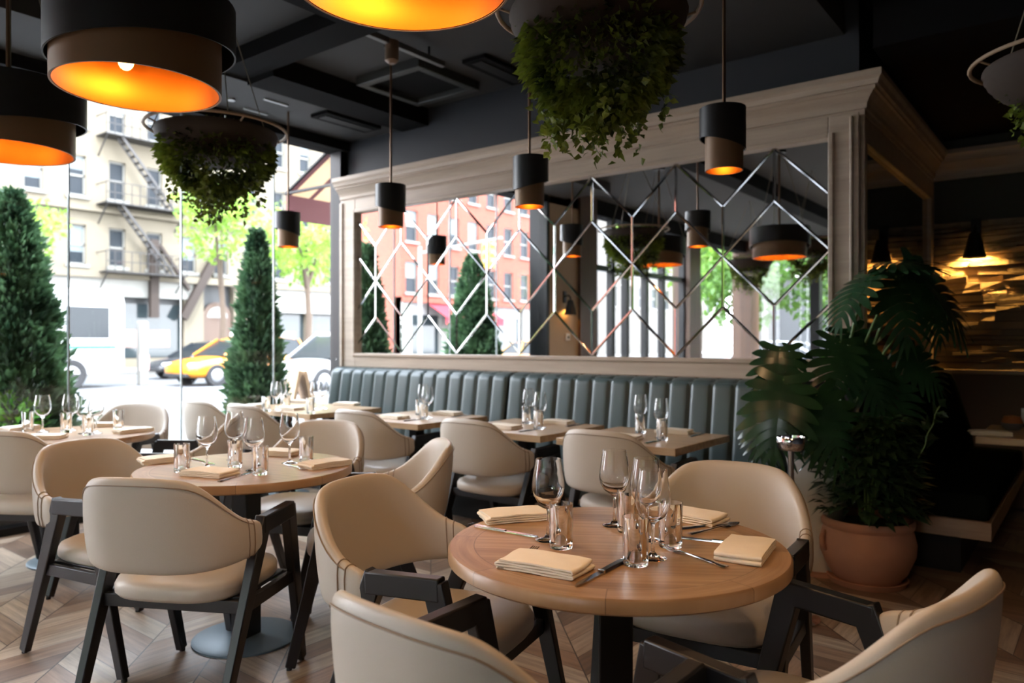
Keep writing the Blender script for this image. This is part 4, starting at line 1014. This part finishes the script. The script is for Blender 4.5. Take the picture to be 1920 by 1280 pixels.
# trees and shrubs
def conifer(loc, h, r, label, n, seed):
    o = thing('conifer', label, 'conifer', loc); rr = random.Random(seed)
    MB().lathe([(.0,-.0),(.19,0),(.22,.42),(.2,.42),(.19,.36),(.0,.36)],28).build('planter', M['shade_black'], o)
    MB().tube([(0,0,.36),(0,0,h*.9)],[.03,.008],8).build('trunk', M['bark'], o)
    mb = MB(); z0 = .42; core = [(.0,z0)]+[(r*.52*(1-f)**.62*(.75+.25*min(1,f*8)), z0+(h-z0)*f*.97) for f in (.01,.12,.25,.4,.55,.7,.85,.95)]+[(.0,h*.96)]; mb.lathe(core,14)
    for i in range(n):
        a_ = rr.uniform(0,2*PI); f = rr.random()**1.35; z = z0+(h-z0)*f; R_ = r*(1-f)**.62*(1+.10*math.sin(17*f+5*a_))*rr.uniform(.86,1.1)*(.75+.25*min(1,f*8))
        a = a_; q = R_*rr.uniform(.35,1)**.45; p = (q*math.cos(a),q*math.sin(a),z)
        d = Vector((math.cos(a),math.sin(a),rr.uniform(.2,1.3))); L = rr.uniform(.06,.15)*(1-.35*f)
        mb.leaf(p, d, rdir(.4), L, L*.42, .3, -.05)
    mb.build('foliage', M['conifer'], o, smooth=0); return o
conifer((-6.34,2.15,-.01),2.40,.41,'big dense conifer outside the glazing at the picture edge',9500,21)
conifer((-6.16,4.08,-.01),2.32,.25,'slim pointed conifer outside the glazing near the awning',6500,22)
def shrub(loc, r, h, label, n=260, m='shrub'):
    o = thing('shrub', label, 'shrub', loc); mb = MB()
    for i in range(n):
        d = rdir(.2); p = Vector((d.x*r*RND.uniform(.3,1),d.y*r*RND.uniform(.3,1),h*.5+d.z*h*.5)); mb.leaf(p, d, rdir(.5), RND.uniform(.06,.12), .05)
    mb.build('foliage', M[m], o, smooth=0); MB().tube([(0,0,0),(0,0,h*.5)],.02,6).build('stem', M['bark'], o); return o
shrub((-6.0,2.03,.42),.17,.44,'bright green shrub low beside the big conifer'); shrub((-6.25,2.74,.3),.2,.36,'dark green shrub between the big conifer and the chairs',200,'conifer')
for x, y, hw_, lb in ((-6.0,2.03,.09,'narrow dark planter box below the bright shrub'),(-6.25,2.74,.24,'dark planter box below the dark green shrub')):
    tag(MB().box(-hw_,hw_,-.22,.22,0,.44 if hw_ < .1 else .36).build('planter_box', M['shade_black'], bevel=.01, loc=(x,y,-.01)), lb, 'planter')
pb = tag(MB().box(-.2,.2,-.55,.55,0,.62).build('planter_box', plain('charcoal_planter', srgb(58,60,64), .6), bevel=.012, loc=(-6.45,5.75,-.01)), 'charcoal planter box on the sidewalk in front of the white car', 'planter')
sbd = thing('sandwich_board', 'tan folding sandwich board on the sidewalk next to the slim conifer', 'sign', (-6.75,4.97,-.01), 1.2)
for s_ in (-1,1): MB().bar((s_*.22,0,0),(s_*.03,0,1.0),.4,.03,side=(0,1,0)).build('panel', plain('tan_board', srgb(150,122,92), .7), sbd)
def tree(loc, h, crowns, label, seed, n=1500, m='tree', leafl=.32):
    o = thing('street_tree', label, 'tree', loc); rr = random.Random(seed)
    zc = min(c[2]-c[3] for c in crowns)
    mb = MB().tube([(0,0,-.1),(.08,.05,h*.3),(.0,0,h*.55)],[.16,.13,.1],10)
    for c in crowns: mb.tube([(0,0,h*.45),(c[0]*.6,c[1]*.6,(h*.5+c[2])/2+.3),(c[0],c[1],c[2])],[.09,.06,.03],7)
    mb.build('trunk', M['bark'], o, smooth=60)
    mb = MB()
    for c in crowns:
        for i in range(n//len(crowns)):
            d = rdir(); q = rr.uniform(.2,1)**.6; p = Vector((c[0]+d.x*c[3]*q*1.25,c[1]+d.y*c[3]*q*1.25,c[2]+d.z*c[3]*q*.75))
            mb.leaf(p, rdir(-.2), rdir(.6), leafl*rr.uniform(.6,1.2), leafl*.6)
    mb.build('crown', M[m], o, smooth=0); return o
def gxy(px_, d): x, y = sight(px_, d); return (x,y,-.14)
tree(gxy(575,31),8,[(0,0,6.0,1.9),(-1.3,1.0,5.0,1.5),(1.2,-1.3,5.2,1.5),(.6,1.2,7.6,1.5)],'bright green street tree behind the awning and the small distant pendant',31,1900)
tree(gxy(415,33),7.5,[(0,0,6.0,1.6),(-1.3,.8,7.6,1.3),(.9,-.9,7.2,1.4)],'bright green street tree above the yellow taxi',32,1300)
tree(gxy(35,26),6.5,[(0,0,5.6,1.2),(-.8,.3,4.6,.9)],'bright green street tree behind the big conifer',33,800)
# trees seen in the mirror
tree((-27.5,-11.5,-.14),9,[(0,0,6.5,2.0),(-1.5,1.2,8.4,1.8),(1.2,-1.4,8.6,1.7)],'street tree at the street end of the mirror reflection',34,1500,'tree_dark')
tree((-8.5,-9.5,-.02),6,[(0,0,4.0,1.5),(1.1,.6,3.2,1.1),(-1.0,-.5,4.6,1.2)],'green street tree outside the rear shop corner',35,1500)
tree((-3.2,-11.0,-.02),6,[(0,0,3.8,1.5),(1.3,.4,3.0,1.1),(-1.2,.2,3.1,1.2)],'green street tree outside the rear shop window',36,1500)
tree((4.5,-11.5,-.02),6,[(0,0,3.8,1.6),(1.3,.4,4.6,1.2)],'green street tree far along the rear sidewalk',37,1000)

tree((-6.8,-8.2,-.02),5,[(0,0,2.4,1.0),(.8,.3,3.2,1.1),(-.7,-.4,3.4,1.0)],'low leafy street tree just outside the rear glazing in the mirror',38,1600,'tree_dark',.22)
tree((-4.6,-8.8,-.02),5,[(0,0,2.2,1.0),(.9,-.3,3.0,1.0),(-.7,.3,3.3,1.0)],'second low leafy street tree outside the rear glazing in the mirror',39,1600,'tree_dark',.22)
# vehicles
M['carglass'] = plain('car_glass', srgb(26,32,36), .2, Specular_IOR_Level=.25); M['tyre'] = plain('tyre_rubber', srgb(30,30,32), .8); M['hub'] = plain('hub_alloy', srgb(170,172,176), .3, .8)
M['lampw'] = plain('headlamp_glass', srgb(225,228,230), .15); M['lampr'] = plain('tail_lamp', srgb(170,30,30), .3)
def car(label, loc, rotz, paint, L=4.7, Wd=1.84, Hh=1.45, suv=False, name='car', cat='car', roof_sign=False):
    """+X is the nose"""
    o = thing(name, label, cat, loc, rotz); hw = Wd/2
    def sec(x, w, z0, z1, tuck=.88):
        return [(x,-w*tuck,z0),(x,-w,z0+.12),(x,-w,z1-.22),(x,-w*.97,z1-.1),(x,-w*.80,z1),(x,w*.80,z1),(x,w*.97,z1-.1),(x,w,z1-.22),(x,w,z0+.12),(x,w*tuck,z0)]
    bt = .98 if suv else .86; k = L/4.7
    st_ = [(-2.33,.80,.36,bt-.06),(-2.25,.9,.28,bt+.02),(-1.7,.99,.22,bt+.06),(-.8,1,.2,bt+.05),(.5,1,.2,bt+.04),(1.1,1,.22,bt),(1.8,.97,.24,bt-.10),(2.2,.88,.28,bt-.2),(2.34,.74,.36,bt-.3)]
    MB().loft([sec(x*k,hw*w,z0,z1) for x,w,z0,z1 in st_]).build('body', paint, o, smooth=55, sub=1)
    if suv: cab = [(-2.2,bt),(-1.95,Hh-.08),(-1.2,Hh),(.0,Hh-.02),(.35,Hh-.1),(1.15,bt+.0)]
    else: cab = [(-2.0,bt),(-1.15,Hh-.07),(-.6,Hh),(.0,Hh-.01),(.3,Hh-.07),(1.25,bt-.02)]
    poly_low = [(x*k,z) for x,z in cab]
    rings = []
    for f, w in ((0,.90),(.55,.84),(1,.70)):
        ring = []
        for x,z in poly_low:
            zz = bt-.05+(z-(bt-.05))*1.0
            ring.append((x,z,w))
        rings.append(ring)
    mb = MB()
    gl = [[(x,-hw*.93,bt-.06) for x,z in poly_low],[(x,-hw*(.93-.20*(z-bt)/(Hh-bt)),z-.015) for x,z in poly_low],[(x,hw*(.93-.20*(z-bt)/(Hh-bt)),z-.015) for x,z in poly_low],[(x,hw*.93,bt-.06) for x,z in poly_low]]
    n = len(poly_low)
    vs = [p for r in gl for p in r]; fs = [(i*n+j,i*n+j+1,(i+1)*n+j+1,(i+1)*n+j) for i in range(3) for j in range(n-1)]
    mb.add(vs, fs); mb.build('windows', M['carglass'], o, smooth=30)
    mb = MB(); rt_ = poly_low[1:-1]
    mb.loft([[(x,-hw*.745,z-.03),(x,-hw*.60,z+.012),(x,hw*.60,z+.012),(x,hw*.745,z-.03)] for x,z in rt_]); mb.build('roof', paint, o, smooth=60)
    mb = MB()
    for s_ in (-1,1):
        q = lambda x,z: (x,s_*hw*(.94-.20*max(0,z-bt)/(Hh-bt)),z)
        for a, b in ((poly_low[0],poly_low[1]),(poly_low[-1],poly_low[-2]),((-.35*k,bt),(-.35*k,Hh-.02))): mb.bar(q(*a),q(*b),.07,.05)
    mb.build('pillars', paint, o, smooth=0)
    for x in (-1.38*k,1.42*k):
        for s_ in (-1,1):
            r = .36 if suv else .33; R2 = .04
            tw = MB(); rg = [[(x+rr_*math.cos(2*PI*j/24),s_*(hw*.995+yy_),r-.01+rr_*math.sin(2*PI*j/24)) for j in range(24)] for rr_,yy_ in ((r*.6,-.22),(r-R2*.4,-.22),(r,-.18),(r,-.03),(r-R2*.4,.012),(r*.62,.012),(r*.6,-.02))]
            tw.loft(rg); w_ = tw.build('wheel', M['tyre'], o, smooth=40)
            hb = MB(); hb.loft([[(x+rr_*math.cos(2*PI*j/20),s_*(hw*.995+yy_),r-.01+rr_*math.sin(2*PI*j/20)) for j in range(20)] for rr_,yy_ in ((r*.62,-.02),(r*.55,.004),(r*.2,.016))]); hb.build('hub', M['hub'], w_, smooth=40)
    for s_ in (-1,1):
        MB().ball((2.12*k,s_*hw*.66,bt-.30),.14,12,7,(1,1.3,.6)).build('headlamp', M['lampw'], o, smooth=180)
        MB().ball((-2.2*k,s_*hw*.72,bt-.12),.13,12,7,(.6,1.2,.8)).build('tail_lamp', M['lampr'], o, smooth=180)
        MB().ball((.75*k,s_*(hw+.06),bt+.05),.1,10,6,(.7,1,.7)).build('wing_mirror', paint, o, smooth=180)
    MB().box(2.2*k,2.36*k,-hw*.7,hw*.7,.3,.42).build('bumper', M['tyre'], o, bevel=.03)
    if roof_sign: MB().box(-.12,.12,-.35,.35,Hh,Hh+.16).build('roof_light', M['lampw'], o, bevel=.03)
    return o
P_y = plain('taxi_yellow', srgb(196,118,8), .3, 0, Coat_Weight=.5); P_k = plain('car_black', srgb(36,40,46), .25, 0, Coat_Weight=.5); P_s = plain('car_silver', srgb(120,128,134), .3, .4); P_w = plain('car_white', srgb(140,140,140), .3, 0, Coat_Weight=.4)
RD = -.14
def vloc(px_, d): x, y = sight(px_, d); return (x,y,RD)
S90 = -PI/2        # nose towards -y
car('yellow taxi on the street between the two conifers, partly behind the slim one', vloc(448,26.0), S90+.04, P_y, 4.7, 1.86, 1.60, True, name='taxi', cat='taxi', roof_sign=True)
car('black car just ahead of the yellow taxi', vloc(392,30.5), S90, P_k)
car('silver car in the farther lane above the taxi roof', vloc(430,34.5), S90, P_s)
car('white sport utility car beside the slim conifer, seen close to the window corner', vloc(640,22.5), S90+.04, P_w, 4.8, 1.95, 1.72, True)
car('yellow taxi reflected in the lattice mirror', (-22,-21.0,RD), .2, P_y, name='taxi', cat='taxi', roof_sign=True)
car('white car parked beyond the rear windows in the mirror', (-9,-19,RD), 0, P_w)
car('silver car parked along the cross street in the mirror', (0,-20,RD), 0, P_s)
bs = thing('shuttle_bus', 'white shuttle bus with dark windows and a green stripe behind the big conifer', 'bus', (-25.5,7.2,RD), S90)
def bsec(x, z0=.45, z1=3.1, w=1.15): return [(x,-w,z0),(x,-w,z1-.3),(x,-w+.12,z1-.06),(x,-w+.35,z1),(x,w-.35,z1),(x,w-.12,z1-.06),(x,w,z1-.3),(x,w,z0)]
MB().loft([bsec(-4.2,.6,3.0,1.08),bsec(-4.0),bsec(2.6),bsec(3.0,.45,3.0,1.12),bsec(3.35,.45,2.2,1.1),bsec(3.9,.5,1.5,1.02)]).build('body', P_w, bs, smooth=40)
for s_ in (-1,1):
    for k in range(4): MB().box(-3.7+1.55*k,-2.45+1.55*k,s_*1.16-.015,s_*1.16+.015,1.55,2.5).build('window', M['carglass'], bs, bevel=.01)
    MB().box(-3.9,2.6,s_*1.155-.008,s_*1.155+.012,1.22,1.31).build('stripe', plain('teal_stripe', srgb(20,120,96), .4), bs)
    for x in (-2.6,2.6):
        rg = [[(x+rr_*math.cos(2*PI*j/24),s_*(1.12+yy_),.45+rr_*math.sin(2*PI*j/24)) for j in range(24)] for rr_,yy_ in ((.25,-.25),(.45,-.25),(.45,.03),(.27,.04),(.2,.0))]
        MB().loft(rg).build('wheel', M['tyre'], bs, smooth=40)
MB().loft([[(3.0,-.95,2.95),(3.0,.95,2.95)],[(3.42,-.92,2.2),(3.42,.92,2.2)]],caps=False).build('windscreen', M['carglass'], bs, smooth=0)
# street furniture
x, y, _ = vloc(267,25); kp = thing('street_post', 'pale square street post with pink stickers between bus and taxi', 'post', (x,y,RD))
MB().box(-.14,.14,-.13,.13,0,2.1).build('post', M['stonelight'], kp, bevel=.03); MB().box(.14,.146,-.15,.15,.5,1.0).build('sticker', plain('pink_sticker', srgb(226,170,164), .7), kp)
def signal_pole(loc, arm, label, heads, h=6.0, arm_dir=(0,1)):
    o = thing('traffic_signal', label, 'traffic signal', loc)
    mb = MB().tube([(0,0,0),(0,0,h)],[.11,.08],10)
    if arm: mb.tube([(0,0,h-.3),(arm_dir[0]*arm,arm_dir[1]*arm,h)],[.07,.05],8)
    mb.build('pole', M['stonelight'], o)
    yl = plain('signal_yellow', srgb(240,196,60), .5)
    for hx, hy, hz in heads:
        b = MB().box(hx-.2,hx+.2,hy-.18,hy+.18,hz-.55,hz+.55).build('signal_head', yl, o, bevel=.04)
        mb = MB()
        for k in range(3):
            for dx, dy in ((.2,0),(0,.2)): mb.ball((hx+dx,hy+dy,hz-.35+.35*k),.13,10,6)
        mb.build('lens', plain('amber_lens', srgb(214,160,70), .3), b, smooth=180)
    return o
signal_pole((-23.5,-14.2,RD),4.6,'yellow traffic signal hanging from a white mast arm in the mirror',[(3.9,0,5.0)],5.6,(1,0))
signal_pole((-24.5,-9.2,RD),0,'white street pole with yellow signals and a green sign in the mirror',[(.25,.0,4.2)],6.4)
MB().box(-.03,.03,.1,1.0,4.9,5.2).build('street_sign', plain('green_sign', srgb(60,140,110), .5), bpy.data.objects['traffic_signal.001'])

# ================================================================ light and camera
w = bpy.data.worlds.new('overcast_sky'); scene.world = w; w.use_nodes = True
nt = w.node_tree; bg = nt.nodes['Background']
tc = nt.nodes.new('ShaderNodeTexCoord'); sx_ = nt.nodes.new('ShaderNodeSeparateXYZ'); rp = nt.nodes.new('ShaderNodeValToRGB')
nt.links.new(tc.outputs['Generated'], sx_.inputs[0]); nt.links.new(sx_.outputs[2], rp.inputs[0]); nt.links.new(rp.outputs[0], bg.inputs[0])
rp.color_ramp.elements[0].color = (.92,.95,1,1); rp.color_ramp.elements[1].color = (.72,.84,1,1)
bg.inputs[1].default_value = 8.5
sun = bpy.data.lights.new('sun','SUN'); sun.energy = 3.0; sun.angle = .05; sun.color = (1,.96,.9)
so = bpy.data.objects.new('sun', sun); COL.objects.link(so)
so.rotation_euler = Vector((-.62,.34,-.85)).to_track_quat('-Z','Y').to_euler()
cam = bpy.data.cameras.new('camera'); co = bpy.data.objects.new('camera', cam); COL.objects.link(co); scene.camera = co
co.location = (0,0,EYE); co.rotation_euler = (PI/2,0,math.atan2(SN,CS))
cam.sensor_width = 36; cam.lens = FPX/1920*36; cam.clip_start = .05; cam.clip_end = 300
cam.dof.use_dof = True; cam.dof.focus_distance = 2.15; cam.dof.aperture_fstop = 2.8
scene.view_settings.view_transform = 'Standard'; scene.view_settings.look = 'None'; scene.view_settings.gamma = 1; scene.view_settings.use_curve_mapping = False
scene.view_settings.exposure = 1.18
try:
    scene.cycles.use_denoising = True; scene.cycles.max_bounces = 14; scene.cycles.transparent_max_bounces = 16; scene.cycles.transmission_bounces = 12; scene.cycles.glossy_bounces = 6; scene.cycles.diffuse_bounces = 5
    scene.cycles.sample_clamp_indirect = 6
except Exception: pass
